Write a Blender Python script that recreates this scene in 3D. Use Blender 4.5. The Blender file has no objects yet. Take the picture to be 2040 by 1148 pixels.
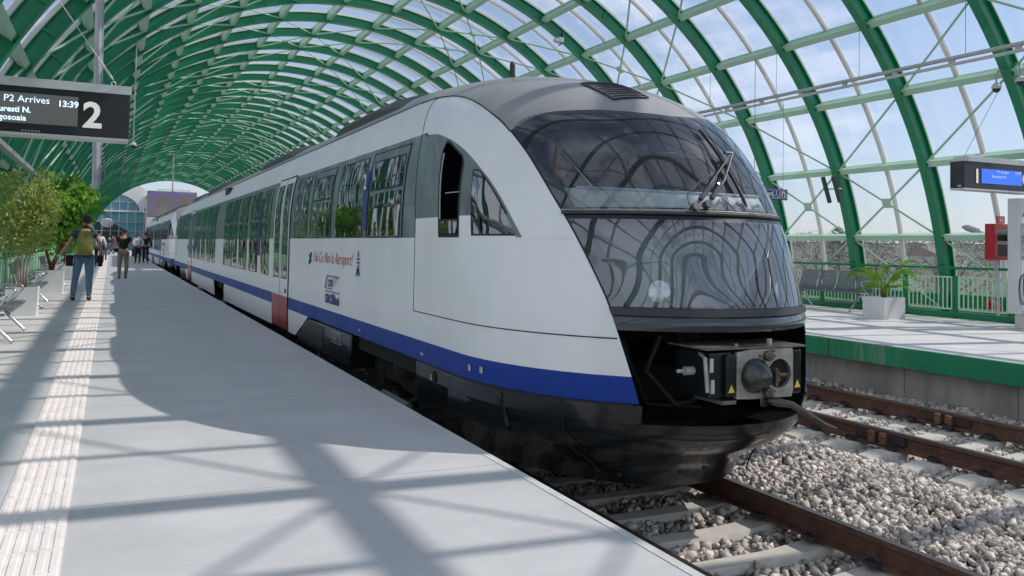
import bpy, bmesh, math, random
import numpy as np
from mathutils import Vector, Matrix
from math import sin, cos, pi, radians as R
random.seed(7); rng = np.random.default_rng(7)
scn = bpy.context.scene
COL = scn.collection

# ------------------------------------------------------------------ camera
YAW, PIT, ROL = R(25.25), R(2.12), R(1.08)
_F = Vector((sin(YAW)*cos(PIT), cos(YAW)*cos(PIT), sin(PIT)))
_R = Vector((cos(YAW), -sin(YAW), 0)); _U = _R.cross(_F)
_R, _U = _R*cos(ROL)+_U*sin(ROL), _U*cos(ROL)-_R*sin(ROL)
CAM = Vector((0, 0, 1.35))
cd = bpy.data.cameras.new('camera'); cam = bpy.data.objects.new('camera', cd); COL.objects.link(cam)
m3 = Matrix((_R, _U, -_F)).transposed()
cam.matrix_world = Matrix.Translation(CAM) @ m3.to_4x4()
cd.sensor_width = 36; cd.lens = 36*1690/2040; cd.shift_x = 0; cd.shift_y = -(574-430)/2040
cd.clip_start = .05; cd.clip_end = 5000
scn.camera = cam
# ------------------------------------------------------------------ world, sun, exposure
LD = Vector((-.975, .22, -1)).normalized()
SUN_EL = math.asin(-LD.z); SUN_ROT = math.atan2(-LD.x, -LD.y)
w = bpy.data.worlds.new('World'); scn.world = w; w.use_nodes = True
nt = w.node_tree; nt.nodes.clear()
def N(t, k, **kw):
    n = t.nodes.new(k)
    for a, b in kw.items(): setattr(n, a, b)
    return n
sky = N(nt, 'ShaderNodeTexSky', sky_type='NISHITA', sun_disc=False, sun_elevation=SUN_EL, sun_rotation=SUN_ROT, air_density=1.0, dust_density=.5, ozone_density=1.4)
bg = N(nt, 'ShaderNodeBackground'); bg.inputs[1].default_value = .122
out = N(nt, 'ShaderNodeOutputWorld')
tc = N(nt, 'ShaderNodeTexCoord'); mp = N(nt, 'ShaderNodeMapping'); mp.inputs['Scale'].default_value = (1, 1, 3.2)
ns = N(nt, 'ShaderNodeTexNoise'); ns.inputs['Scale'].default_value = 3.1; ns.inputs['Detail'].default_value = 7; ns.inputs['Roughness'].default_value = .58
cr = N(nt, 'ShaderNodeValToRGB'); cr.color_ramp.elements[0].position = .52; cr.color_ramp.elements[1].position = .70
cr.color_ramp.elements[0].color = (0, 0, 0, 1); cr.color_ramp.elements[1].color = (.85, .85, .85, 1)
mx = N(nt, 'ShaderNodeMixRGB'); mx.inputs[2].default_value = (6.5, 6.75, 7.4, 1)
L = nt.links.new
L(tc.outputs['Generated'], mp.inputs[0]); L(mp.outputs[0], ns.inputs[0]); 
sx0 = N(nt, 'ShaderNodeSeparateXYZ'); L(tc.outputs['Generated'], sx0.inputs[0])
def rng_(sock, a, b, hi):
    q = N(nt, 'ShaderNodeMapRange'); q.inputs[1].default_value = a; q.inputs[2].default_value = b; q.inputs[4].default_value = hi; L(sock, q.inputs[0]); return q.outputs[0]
ad = N(nt, 'ShaderNodeMath', operation='ADD'); L(rng_(sx0.outputs[0], .05, -.7, .16), ad.inputs[0]); L(rng_(sx0.outputs[1], .1, -.6, .12), ad.inputs[1])  # cloud bank added to the left and behind the camera to raise fill light
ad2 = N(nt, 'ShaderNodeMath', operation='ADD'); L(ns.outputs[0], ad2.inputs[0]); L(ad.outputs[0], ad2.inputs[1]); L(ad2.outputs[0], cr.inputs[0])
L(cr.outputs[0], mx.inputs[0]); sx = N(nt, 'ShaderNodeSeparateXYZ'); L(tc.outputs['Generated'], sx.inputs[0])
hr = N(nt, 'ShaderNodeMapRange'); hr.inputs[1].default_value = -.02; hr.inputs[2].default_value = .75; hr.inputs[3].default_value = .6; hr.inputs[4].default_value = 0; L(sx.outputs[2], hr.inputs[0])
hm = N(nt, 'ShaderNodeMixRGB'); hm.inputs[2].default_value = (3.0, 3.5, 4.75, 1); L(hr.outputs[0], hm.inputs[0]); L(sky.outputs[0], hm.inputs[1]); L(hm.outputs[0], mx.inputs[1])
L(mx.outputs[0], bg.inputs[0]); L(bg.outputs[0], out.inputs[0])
sl = bpy.data.lights.new('sun', 'SUN'); sl.energy = 2.9; sl.angle = R(.55); sl.color = (1, .93, .84)
so = bpy.data.objects.new('sun', sl); COL.objects.link(so)
so.rotation_euler = LD.to_track_quat('-Z', 'Y').to_euler(); so.location = (30, -10, 40)
scn.view_settings.view_transform = 'Standard'; scn.view_settings.look = 'None'
scn.view_settings.exposure = 0.34; scn.view_settings.gamma = 1
scn.cycles.max_bounces = 10; scn.cycles.transparent_max_bounces = 24; scn.cycles.transmission_bounces = 6
scn.cycles.diffuse_bounces = 4; scn.cycles.glossy_bounces = 4; scn.cycles.caustics_reflective = False; scn.cycles.caustics_refractive = False

# ------------------------------------------------------------------ materials
def mat(name, col, rough=.5, metal=0, var=0, scale=4, bump=0, bscale=60, coat=0, ior=1.5, spec=.5, island=0, emit=None, stretch=None):
    m = bpy.data.materials.new(name); m.use_nodes = True; t = m.node_tree
    b = t.nodes['Principled BSDF']
    b.inputs['Base Color'].default_value = (*col, 1); b.inputs['Roughness'].default_value = rough
    b.inputs['Metallic'].default_value = metal; b.inputs['IOR'].default_value = ior; b.inputs['Specular IOR Level'].default_value = spec
    b.inputs['Coat Weight'].default_value = coat; b.inputs['Coat Roughness'].default_value = .04
    l = t.links.new
    tc = N(t, 'ShaderNodeTexCoord'); src = tc.outputs['Object']
    if stretch:
        mp = N(t, 'ShaderNodeMapping'); mp.inputs['Scale'].default_value = stretch; l(src, mp.inputs[0]); src = mp.outputs[0]
    if var:
        n = N(t, 'ShaderNodeTexNoise'); n.inputs['Scale'].default_value = scale; n.inputs['Detail'].default_value = 6; n.inputs['Roughness'].default_value = .6
        l(src, n.inputs[0])
        r = N(t, 'ShaderNodeMapRange'); r.inputs[1].default_value = .3; r.inputs[2].default_value = .7; r.inputs[3].default_value = 1-var; r.inputs[4].default_value = 1+var
        l(n.outputs[0], r.inputs[0])
        x = N(t, 'ShaderNodeVectorMath', operation='SCALE'); x.inputs[0].default_value = col; l(r.outputs[0], x.inputs['Scale'])
        if island:
            g = N(t, 'ShaderNodeNewGeometry'); r2 = N(t, 'ShaderNodeMapRange'); r2.inputs[3].default_value = 1-island; r2.inputs[4].default_value = 1+island
            l(g.outputs['Random Per Island'], r2.inputs[0])
            x2 = N(t, 'ShaderNodeVectorMath', operation='SCALE'); l(x.outputs[0], x2.inputs[0]); l(r2.outputs[0], x2.inputs['Scale']); x = x2
        l(x.outputs[0], b.inputs['Base Color'])
        rr = N(t, 'ShaderNodeMapRange'); rr.inputs[1].default_value = .3; rr.inputs[2].default_value = .7; rr.inputs[3].default_value = max(.0, rough-.07*(rough > .1)); rr.inputs[4].default_value = rough+.07*(rough > .1)
        l(n.outputs[0], rr.inputs[0]); l(rr.outputs[0], b.inputs['Roughness'])
    if bump:
        n2 = N(t, 'ShaderNodeTexNoise'); n2.inputs['Scale'].default_value = bscale; n2.inputs['Detail'].default_value = 4
        l(src, n2.inputs[0]); bp = N(t, 'ShaderNodeBump'); bp.inputs['Strength'].default_value = bump; bp.inputs['Distance'].default_value = .02
        l(n2.outputs[0], bp.inputs['Height']); l(bp.outputs[0], b.inputs['Normal'])
    if emit:
        b.inputs['Emission Color'].default_value = (*emit[0], 1); b.inputs['Emission Strength'].default_value = emit[1]
    return m
def leafmat(name, col, tr=.35):
    m = mat(name, col, .45, var=.25, scale=3, island=.45, spec=.4)
    t = m.node_tree; b = t.nodes['Principled BSDF']; o = t.nodes['Material Output']
    d = N(t, 'ShaderNodeBsdfTranslucent'); d.inputs[0].default_value = (col[0]*1.6, col[1]*1.7, col[2]*.7, 1)
    x = N(t, 'ShaderNodeMixShader'); x.inputs[0].default_value = tr
    t.links.new(b.outputs[0], x.inputs[1]); t.links.new(d.outputs[0], x.inputs[2]); t.links.new(x.outputs[0], o.inputs[0])
    return m
def glassmat(name, tint, refl=.1, rough=.01, dirt=0, ior=1.5, glossc=(1, 1, 1), wavy=0):
    m = bpy.data.materials.new(name); m.use_nodes = True; t = m.node_tree; t.nodes.clear(); l = t.links.new
    o = N(t, 'ShaderNodeOutputMaterial'); tr = N(t, 'ShaderNodeBsdfTransparent'); tr.inputs[0].default_value = (*tint, 1)
    g = N(t, 'ShaderNodeBsdfGlossy'); g.inputs['Roughness'].default_value = rough; g.inputs[0].default_value = (*glossc, 1)
    f = N(t, 'ShaderNodeFresnel'); f.inputs[0].default_value = ior
    a = N(t, 'ShaderNodeMath', operation='ADD'); a.inputs[1].default_value = refl; a.use_clamp = True; l(f.outputs[0], a.inputs[0])
    x = N(t, 'ShaderNodeMixShader'); l(a.outputs[0], x.inputs[0]); l(tr.outputs[0], x.inputs[1]); l(g.outputs[0], x.inputs[2])
    fin = x
    if dirt:
        d = N(t, 'ShaderNodeBsdfTranslucent'); d.inputs[0].default_value = (.8, .8, .88, 1); d2 = N(t, 'ShaderNodeBsdfDiffuse'); d2.inputs[0].default_value = (.8, .8, .85, 1)
        xx = N(t, 'ShaderNodeMixShader'); xx.inputs[0].default_value = .5; l(d.outputs[0], xx.inputs[1]); l(d2.outputs[0], xx.inputs[2])
        tc = N(t, 'ShaderNodeTexCoord'); n = N(t, 'ShaderNodeTexNoise'); n.inputs['Scale'].default_value = 1.6; n.inputs['Detail'].default_value = 5; l(tc.outputs['Object'], n.inputs[0])
        r = N(t, 'ShaderNodeMapRange'); r.inputs[1].default_value = .35; r.inputs[2].default_value = .7; r.inputs[3].default_value = dirt*.6; r.inputs[4].default_value = dirt*1.6; l(n.outputs[0], r.inputs[0])
        y = N(t, 'ShaderNodeMixShader'); l(r.outputs[0], y.inputs[0]); l(x.outputs[0], y.inputs[1]); l(xx.outputs[0], y.inputs[2]); fin = y
    if wavy:
        tc2 = N(t, 'ShaderNodeTexCoord'); n2 = N(t, 'ShaderNodeTexNoise'); n2.inputs['Scale'].default_value = 1.35; n2.inputs['Detail'].default_value = 0; l(tc2.outputs['Object'], n2.inputs[0])
        bp = N(t, 'ShaderNodeBump'); bp.inputs['Strength'].default_value = wavy; bp.inputs['Distance'].default_value = .08; l(n2.outputs[0], bp.inputs['Height']); l(bp.outputs[0], g.inputs['Normal'])
    l(fin.outputs[0], o.inputs[0]); return m
M = {}
M['green'] = mat('green paint', (.001, .215, .095), .3, var=.12, scale=.8)
M['green2'] = mat('green fascia paint', (.010, .26, .12), .42, var=.12, scale=1.2)
M['pale'] = mat('pale green paint', (.44, .66, .49), .45, var=.06, scale=2)
M['beige'] = mat('white aluminium profile', (.76, .72, .67), .45, var=.05)
M['zinc'] = mat('galvanised steel', (.45, .46, .48), .42, .6, var=.12, scale=9)
M['canopy glass'] = glassmat('canopy glass', (.93, .945, .985), .0, dirt=.04)
M['rail paint'] = mat('pale green railing paint', (.50, .78, .55), .4, var=.05)
# ------------------------------------------------------------------ helpers
def tag(o, label=None, cat=None, group=None, kind=None):
    if label: o['label'] = label
    if cat: o['category'] = cat
    if group: o['group'] = group
    if kind: o['kind'] = kind
    return o
def empty(name, loc, label, cat, group=None, rz=0):
    o = bpy.data.objects.new(name, None); COL.objects.link(o); o.location = loc; o.rotation_euler = (0, 0, rz); o.empty_display_size = .2
    return tag(o, label, cat, group)
def par(o, p):
    if p is not None: o.parent = p
    return o
class MB:
    def __init__(s): s.v = []; s.f = []; s.mi = []
    def add(s, v, f, mi=0):
        n = len(s.v); s.v += [tuple(p) for p in v]; s.f += [tuple(n+i for i in q) for q in f]; s.mi += [mi]*len(f)
    def box(s, c, d, rot=None, mi=0, taper=1):
        hx, hy, hz = d[0]/2, d[1]/2, d[2]/2
        v = [Vector((sx*hx*(taper if sz < 0 else 1), sy*hy*(taper if sz < 0 else 1), sz*hz)) for sx, sy, sz in ((-1,-1,-1),(1,-1,-1),(1,1,-1),(-1,1,-1),(-1,-1,1),(1,-1,1),(1,1,1),(-1,1,1))]
        if rot is not None: v = [rot @ p for p in v]
        c = Vector(c); s.add([p+c for p in v], [(0,3,2,1),(4,5,6,7),(0,1,5,4),(1,2,6,5),(2,3,7,6),(3,0,4,7)], mi)
    def b2(s, x0, x1, y0, y1, z0, z1, mi=0): s.box(((x0+x1)/2, (y0+y1)/2, (z0+z1)/2), (x1-x0, y1-y0, z1-z0), mi=mi)
    def tube(s, pts, r, n=8, mi=0, cap=True):
        pts = [Vector(p) for p in pts]; rs = r if isinstance(r, (list, tuple)) else [r]*len(pts)
        base = len(s.v); prev = None
        for i, p in enumerate(pts):
            a = pts[max(i-1, 0)]; b = pts[min(i+1, len(pts)-1)]; t = (b-a).normalized()
            if prev is None: u = t.orthogonal().normalized()
            else:
                u = prev-t*prev.dot(t); u = u.normalized() if u.length > 1e-6 else t.orthogonal().normalized()
            prev = u; wv = t.cross(u)
            for k in range(n):
                an = 2*pi*k/n; s.v.append(tuple(p+(u*cos(an)+wv*sin(an))*rs[i]))
        for i in range(len(pts)-1):
            for k in range(n):
                a = base+i*n+k; b = base+i*n+(k+1) % n; s.f.append((a, b, b+n, a+n)); s.mi.append(mi)
        if cap:
            s.f.append(tuple(base+k for k in range(n))[::-1]); s.mi.append(mi)
            e = base+(len(pts)-1)*n; s.f.append(tuple(e+k for k in range(n))); s.mi.append(mi)
    def cyl(s, c, axis, r, h, n=20, mi=0):
        c = Vector(c); a = Vector(axis).normalized(); s.tube([c-a*h/2, c+a*h/2], r, n, mi)
    def lathe(s, c, axis, prof, n=24, mi=0):   # prof: (dist along axis, radius)
        c = Vector(c); a = Vector(axis).normalized(); s.tube([c+a*d for d, r in prof], [max(r, 1e-4) for d, r in prof], n, mi)
    def grid(s, P, mi=0, flip=False):
        nv, nu = P.shape[:2]; n = len(s.v); s.v += [tuple(p) for p in P.reshape(-1, 3)]
        for j in range(nv-1):
            for i in range(nu-1):
                a = n+j*nu+i; q = (a, a+1, a+nu+1, a+nu)
                s.f.append(q[::-1] if flip else q); s.mi.append(mi)
    def build(s, name, m, parent=None, smooth=False, bevel=0, loc=None):
        me = bpy.data.meshes.new(name); me.from_pydata(s.v, [], s.f); ms = m if isinstance(m, (list, tuple)) else [m]
        for k in ms: me.materials.append(M[k] if isinstance(k, str) else k)
        if len(ms) > 1: me.polygons.foreach_set('material_index', s.mi)
        if smooth: me.polygons.foreach_set('use_smooth', [True]*len(me.polygons))
        me.update(); o = bpy.data.objects.new(name, me); COL.objects.link(o)
        if smooth == 'auto': me.set_sharp_from_angle(angle=R(35))
        if bevel:
            b = o.modifiers.new('bevel', 'BEVEL'); b.width = bevel; b.segments = 2; b.limit_method = 'ANGLE'
        if loc: o.location = loc
        return par(o, parent)
def kids(o): return [c for c in bpy.data.objects if c.parent is o]
def copy_tree(o, parent=None, allk=None):
    if allk is None:
        allk = {}
        for c in bpy.data.objects:
            if c.parent: allk.setdefault(c.parent.name, []).append(c)
    c = o.copy(); COL.objects.link(c)
    if parent is not None:
        pi_ = o.matrix_parent_inverse.copy(); c.parent = parent; c.matrix_parent_inverse = pi_
    for ch in allk.get(o.name, []): copy_tree(ch, c, allk)
    return c
def text(s, size, m, name, parent=None, pos=(0,0,0), face='-Y', align='LEFT', shear=0, sx=1, bold=0, ext=.0015):
    c = bpy.data.curves.new('t', 'FONT'); c.body = s; c.size = size; c.extrude = ext; c.align_x = align; c.shear = shear; c.offset = bold; c.resolution_u = 3
    o = bpy.data.objects.new('t', c); COL.objects.link(o)
    me = bpy.data.meshes.new_from_object(o.evaluated_get(bpy.context.evaluated_depsgraph_get())); bpy.data.objects.remove(o)
    ax = {'-Y': ((1,0,0),(0,0,1),(0,-1,0)), '-X': ((0,-1,0),(0,0,1),(-1,0,0))}[face]
    mt = Matrix((Vector(ax[0])*sx, ax[1], ax[2])).transposed().to_4x4(); mt.translation = Vector(pos)
    me.transform(mt); me.materials.clear(); me.materials.append(M[m] if isinstance(m, str) else m)
    o = bpy.data.objects.new(name, me); COL.objects.link(o); return par(o, parent)

# ================================================================== SETTING
# terrain outside, rising to the wooded skyline on the right
M['field'] = mat('dry spring grassland', (.115, .115, .085), .95, var=.2, scale=.02, bump=.2, bscale=3)
xs = np.concatenate([-np.geomspace(3000, 22, 26), np.linspace(-16, 30, 8), np.geomspace(36, 3000, 40)]); ys = np.concatenate([np.linspace(-600, 0, 8), np.linspace(25, 500, 26), np.geomspace(560, 3500, 14)])
Xg, Yg = np.meshgrid(xs, ys); dist = np.hypot(Xg-6, Yg-20)
Zg = -5.2+10.0*np.clip((dist-45)/330, 0, 1)**1.1*(Xg > 10)+1.2*np.sin(Xg*.013)*np.cos(Yg*.011)*(dist > 150)*(Xg > 10)+dist*.0022*(dist > 420)*(Xg > 10)
g = MB(); g.grid(np.stack([Xg, Yg, Zg], -1)); tag(g.build('ground', 'field', smooth=True), 'dry grassland outside the glazed station rising to a low skyline', 'ground', kind='structure')

def platmat(name, col, j0, step):
    m = mat(name, col, .62, var=.055, scale=1.3, bump=.12, bscale=170, stretch=(1, 1, 1))
    t = m.node_tree; l = t.links.new; b = t.nodes['Principled BSDF']; old = b.inputs['Base Color'].links[0].from_socket
    tc = N(t, 'ShaderNodeTexCoord'); s = N(t, 'ShaderNodeSeparateXYZ'); l(tc.outputs['Object'], s.inputs[0])
    a = N(t, 'ShaderNodeMath', operation='SUBTRACT'); a.inputs[1].default_value = j0; l(s.outputs[1], a.inputs[0])
    mo = N(t, 'ShaderNodeMath', operation='FLOORED_MODULO'); mo.inputs[1].default_value = step; l(a.outputs[0], mo.inputs[0])
    lt = N(t, 'ShaderNodeMath', operation='LESS_THAN'); lt.inputs[1].default_value = .006; l(mo.outputs[0], lt.inputs[0])
    n = N(t, 'ShaderNodeTexNoise'); n.inputs['Scale'].default_value = .35; n.inputs['Detail'].default_value = 8; n.inputs['Roughness'].default_value = .75
    mp = N(t, 'ShaderNodeMapping'); mp.inputs['Scale'].default_value = (1.6, 5, 1); l(tc.outputs['Object'], mp.inputs[0]); l(mp.outputs[0], n.inputs[0])
    rr = N(t, 'ShaderNodeMapRange'); rr.inputs[1].default_value = .35; rr.inputs[2].default_value = .65; rr.inputs[3].default_value = .89; rr.inputs[4].default_value = 1.04; l(n.outputs[0], rr.inputs[0])
    sc = N(t, 'ShaderNodeVectorMath', operation='SCALE'); l(old, sc.inputs[0]); l(rr.outputs[0], sc.inputs['Scale'])
    x = N(t, 'ShaderNodeMixRGB'); x.inputs[2].default_value = (.2, .19, .17, 1); l(lt.outputs[0], x.inputs[0]); l(sc.outputs[0], x.inputs[1]); l(x.outputs[0], b.inputs['Base Color'])
    return m
M['plat'] = platmat('grey coated platform concrete', (.585, .58, .58), 7.62, 2.78)
M['plat2'] = platmat('pale platform screed', (.66, .645, .63), 6.2, 4.6)
M['concrete'] = mat('grey concrete', (.36, .345, .32), .85, var=.35, scale=2.2, bump=.25, bscale=45, stretch=(1, 1, .35))
Y0P, Y1P = -20.6, 113.3
p = MB(); p.b2(-2.75, 2.27, Y0P, 118, -.25, 0); tag(p.build('platform', 'plat'), 'smooth grey platform beside the train where people walk', 'platform', kind='structure')
p = MB(); p.b2(-2.75, 2.15, Y0P, 118, -1.0, -.2501); tag(p.build('platform_wall', 'concrete'), 'concrete retaining wall under the grey platform', 'wall', kind='structure')
p = MB(); p.b2(9.68, 15.9, Y0P, 118, -.12, .1); tag(p.build('platform', 'plat2'), 'pale platform across the tracks with benches and a palm', 'platform', kind='structure')
p = MB(); p.b2(2.225, 2.274, Y0P, 118, -.06, .004); tag(p.build('edge_strip', mat('pale worn edge strip', (.60, .595, .58), .6, var=.15, scale=6)), 'thin pale worn strip along the edge of the grey platform', 'edge strip', kind='structure')
# green steel fascia and the concrete wall below, panel by panel
fm = mat('green fascia with lime streaks', (.010, .26, .12), .42, var=.15, scale=1.2)
t = fm.node_tree; l = t.links.new; b = t.nodes['Principled BSDF']; old = b.inputs['Base Color'].links[0].from_socket
tc = N(t, 'ShaderNodeTexCoord'); mp = N(t, 'ShaderNodeMapping'); mp.inputs['Scale'].default_value = (1, 24, .8); l(tc.outputs['Object'], mp.inputs[0])
n = N(t, 'ShaderNodeTexNoise'); n.inputs['Scale'].default_value = 2; n.inputs['Detail'].default_value = 4; l(mp.outputs[0], n.inputs[0])
n3 = N(t, 'ShaderNodeTexNoise'); n3.inputs['Scale'].default_value = .75; l(tc.outputs['Object'], n3.inputs[0])
mu = N(t, 'ShaderNodeMath', operation='MULTIPLY'); l(n.outputs[0], mu.inputs[0]); l(n3.outputs[0], mu.inputs[1])
r_ = N(t, 'ShaderNodeMapRange'); r_.inputs[1].default_value = .33; r_.inputs[2].default_value = .42; r_.inputs[4].default_value = .55; l(mu.outputs[0], r_.inputs[0])
x = N(t, 'ShaderNodeMixRGB'); x.inputs[2].default_value = (.30, .36, .30, 1); l(r_.outputs[0], x.inputs[0]); l(old, x.inputs[1]); l(x.outputs[0], b.inputs['Base Color'])
p = MB()
y = Y0P
while y < 118: p.b2(9.64, 9.679, y, min(y+5.98, 118), -.17, .094); y += 6
tag(p.build('platform_edge', fm), 'green steel fascia with pale lime streaks along the far platform edge', 'platform edge', kind='structure')
p = MB(); y = Y0P
while y < 118: p.b2(9.80, 15.9, y, y+1.585, -1.0, -.1201); y += 1.6
p.b2(9.815, 15.9, Y0P, 118, -1.0, -.1202)
tag(p.build('platform_wall', 'concrete', bevel=.006), 'weathered concrete panel wall below the green platform fascia', 'wall', kind='structure')
M['subgrade'] = mat('dark ballast bed', (.13, .12, .115), .95, var=.5, scale=22, bump=1, bscale=24)
p = MB(); P = np.array([[(x_, y_, (-.83 if x_ < 5.4 else -.83+.12*min(1, (x_-5.4)/.8))) for x_ in (2.1, 2.8, 4, 5.4, 5.8, 6.2, 8, 9.82)] for y_ in (Y0P, 3, 20, 60, 400)]); p.grid(P)
tag(p.build('track_bed', 'subgrade'), 'dark ballast bed underneath both tracks', 'track bed', kind='structure')
# tactile strip: slabs with long raised bars
M['tactile'] = mat('pinkish white tactile paving', (.90, .83, .79), .6, var=.08, scale=7, bump=.1, bscale=120)
p = MB(); y = 0.6
while y < 112:
    p.b2(-.45, -.145, y+.002, y+.598, 0, .006)
    for k in range(6):
        xx = -.425+k*.051
        for q in range(2): p.box((xx, y+.15+.3*q, .0075), (.026, .275, .006))
    y += .6
tag(p.build('tactile_paving', 'tactile'), 'pinkish white tactile strip of raised bars running along the grey platform', 'tactile paving', kind='structure')

# ------------------------------------------------------------------ ballast (countless stones)
M['stone'] = mat('crushed stone', (.54, .49, .44), .9, var=.25, scale=30, island=.5, bump=.4, bscale=90)
SLP = ((3.98, 4.13, .553), (8.02, 5.15, .505))
def stones(n, x0, x1, y0, y1, zf, s0, s1, seed):
    r = np.random.default_rng(seed)
    bv = np.array([(-1,-1,-1),(1,-1,-1),(1,1,-1),(-1,1,-1),(-1,-1,1),(1,-1,1),(1,1,1),(-1,1,1),(0,0,1.35),(1.25,0,.2)])*.72; bf = np.array([(0,3,2),(0,2,1),(4,5,8),(5,6,8),(6,7,8),(7,4,8),(0,1,5),(0,5,4),(1,2,9),(2,6,9),(6,5,9),(5,1,9),(2,3,7),(2,7,6),(3,0,4),(3,4,7)])
    C = np.empty((n, 3)); C[:, 0] = r.uniform(x0, x1, n); C[:, 1] = r.uniform(y0, y1, n); C[:, 2] = zf(C[:, 0], C[:, 1])+r.uniform(-.018, .022, n)
    keep = np.ones(n, bool)
    for xc_, f_, d_ in SLP: keep &= ~((np.abs(C[:, 0]-xc_) < 1.22) & (np.abs((C[:, 1]-f_+d_/2) % d_-d_/2) < .125) & (r.random(n) < .93))
    C = C[keep]; n = len(C)
    s = r.uniform(s0, s1, n)*r.choice([.7, 1, 1, 1.2], n)
    ax = r.uniform(.5, 1.45, (n, 3)); ax[:, 2] *= .8
    V = (bv[None]+r.uniform(-.34, .34, (n, len(bv), 3)))*ax[:, None]
    q = r.normal(size=(n, 4)); q /= np.linalg.norm(q, axis=1)[:, None]; a, b_, c, d = q.T
    Rm = np.stack([np.stack([1-2*(c*c+d*d), 2*(b_*c-a*d), 2*(b_*d+a*c)], -1), np.stack([2*(b_*c+a*d), 1-2*(b_*b_+d*d), 2*(c*d-a*b_)], -1), np.stack([2*(b_*d-a*c), 2*(c*d+a*b_), 1-2*(b_*b_+c*c)], -1)], 1)
    V = np.einsum('nij,nkj->nki', Rm, V)*s[:, None, None]+C[:, None]
    Fc = (bf[None]+(np.arange(n)*len(bv))[:, None, None]).reshape(-1, 3)
    return V.reshape(-1, 3), Fc
def zf(x, y):
    a, b = np.abs(x-3.98), np.abs(x-8.02)
    base = np.interp(x, [2.2, 2.7, 3.98, 5.2, 5.55, 6.1, 6.5, 6.75, 8.02, 9.3, 9.6, 9.9], [-.74, -.81, -.825, -.80, -.735, -.66, -.65, -.70, -.715, -.69, -.62, -.60])
    return base+.012*np.sin(x*5+y*3)
VV = []; FF = []; off = 0
for a in ((27000, 2.2, 9.78, 1.6, 9.5, zf, .020, .034, 1), (19000, 5.0, 9.78, 1.8, 8.5, zf, .018, .031, 4), (8000, 5.2, 9.78, 9.5, 16, zf, .028, .045, 2), (5000, 2.2, 9.78, 9.5, 40, zf, .035, .055, 3)):
    v_, f_ = stones(*a); VV.append(v_); FF.append(f_+off); off += len(v_)
VV = np.concatenate(VV); FF = np.concatenate(FF)
me = bpy.data.meshes.new('ballast'); me.vertices.add(len(VV)); me.vertices.foreach_set('co', VV.ravel()); me.loops.add(FF.size); me.loops.foreach_set('vertex_index', FF.ravel().astype(np.int32))
me.polygons.add(len(FF)); me.polygons.foreach_set('loop_start', (np.arange(len(FF))*3).astype(np.int32)); me.update(calc_edges=True); me.validate(); me.materials.append(M['stone'])
o = bpy.data.objects.new('ballast', me); COL.objects.link(o); tag(o, 'loose crushed grey stones filling the space between and around the rails', 'ballast', kind='stuff')

# ------------------------------------------------------------------ tracks
M['sleeper'] = mat('pale concrete sleeper', (.56, .53, .47), .85, var=.12, scale=9, bump=.2, bscale=70)
M['rust'] = mat('rusty rail side', (.12, .06, .04), .7, var=.35, scale=12, bump=.3, bscale=60)
M['railtop'] = mat('worn steel running surface', (.16, .12, .10), .35, .8, var=.3, scale=8, stretch=(8, .5, 1))
M['darkiron'] = mat('dark iron', (.035, .03, .03), .6, var=.3, scale=20)
RP = [(-.075, 0), (.075, 0), (.075, .012), (.02, .03), (.009, .05), (.009, .125), (.036, .138), (.036, .165), (.028, .172), (-.028, .172), (-.036, .165), (-.036, .138), (-.009, .125), (-.009, .05), (-.02, .03), (-.075, .012)]
def rail_mesh(x, zt, y0, y1):
    m_ = MB(); n = len(RP); ys_ = [y0, y1]
    v = [(x+a, y_, zt-.172+b_) for y_ in ys_ for a, b_ in RP]
    f = [(k, k+n, (k+1) % n+n, (k+1) % n) for k in range(n)]
    m_.add(v, [f[k] for k in range(n) if k not in (7, 8, 9)], 0); n0 = len(m_.v)
    m_.v += v; m_.f += [tuple(n0+i for i in f[k]) for k in (7, 8, 9)]; m_.mi += [1]*3
    m_.add(v[:n], [tuple(range(n))], 0); return m_
def sleeper_mesh():
    m_ = MB(); L_ = 2.42; n = 17; rows = []
    for i in range(n):
        x_ = -L_/2+L_*i/(n-1); a = abs(x_)
        h = .0 if a > .86 else (-.055*(1-(max(0, a-.3)/.56)**2) if a > .3 else -.055)
        if a > 1.12: h = -.03*(a-1.12)/.09
        wt = .105 if a > .45 else .09
        rows.append([(x_, -wt-.03, -.16), (x_, -wt, h-.018), (x_, -wt+.016, h), (x_, wt-.016, h), (x_, wt, h-.018), (x_, wt+.03, -.16)])
    P = np.array(rows); m_.grid(P, flip=True); m_.add(rows[0], [(5,4,3,2,1,0)]); m_.add(rows[-1], [(0,1,2,3,4,5)]); return m_
ORD = 'first second third fourth fifth sixth seventh eighth ninth tenth eleventh twelfth thirteenth fourteenth fifteenth sixteenth seventeenth eighteenth nineteenth twentieth twenty-first twenty-second twenty-third twenty-fourth twenty-fifth twenty-sixth twenty-seventh twenty-eighth'.split()
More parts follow.
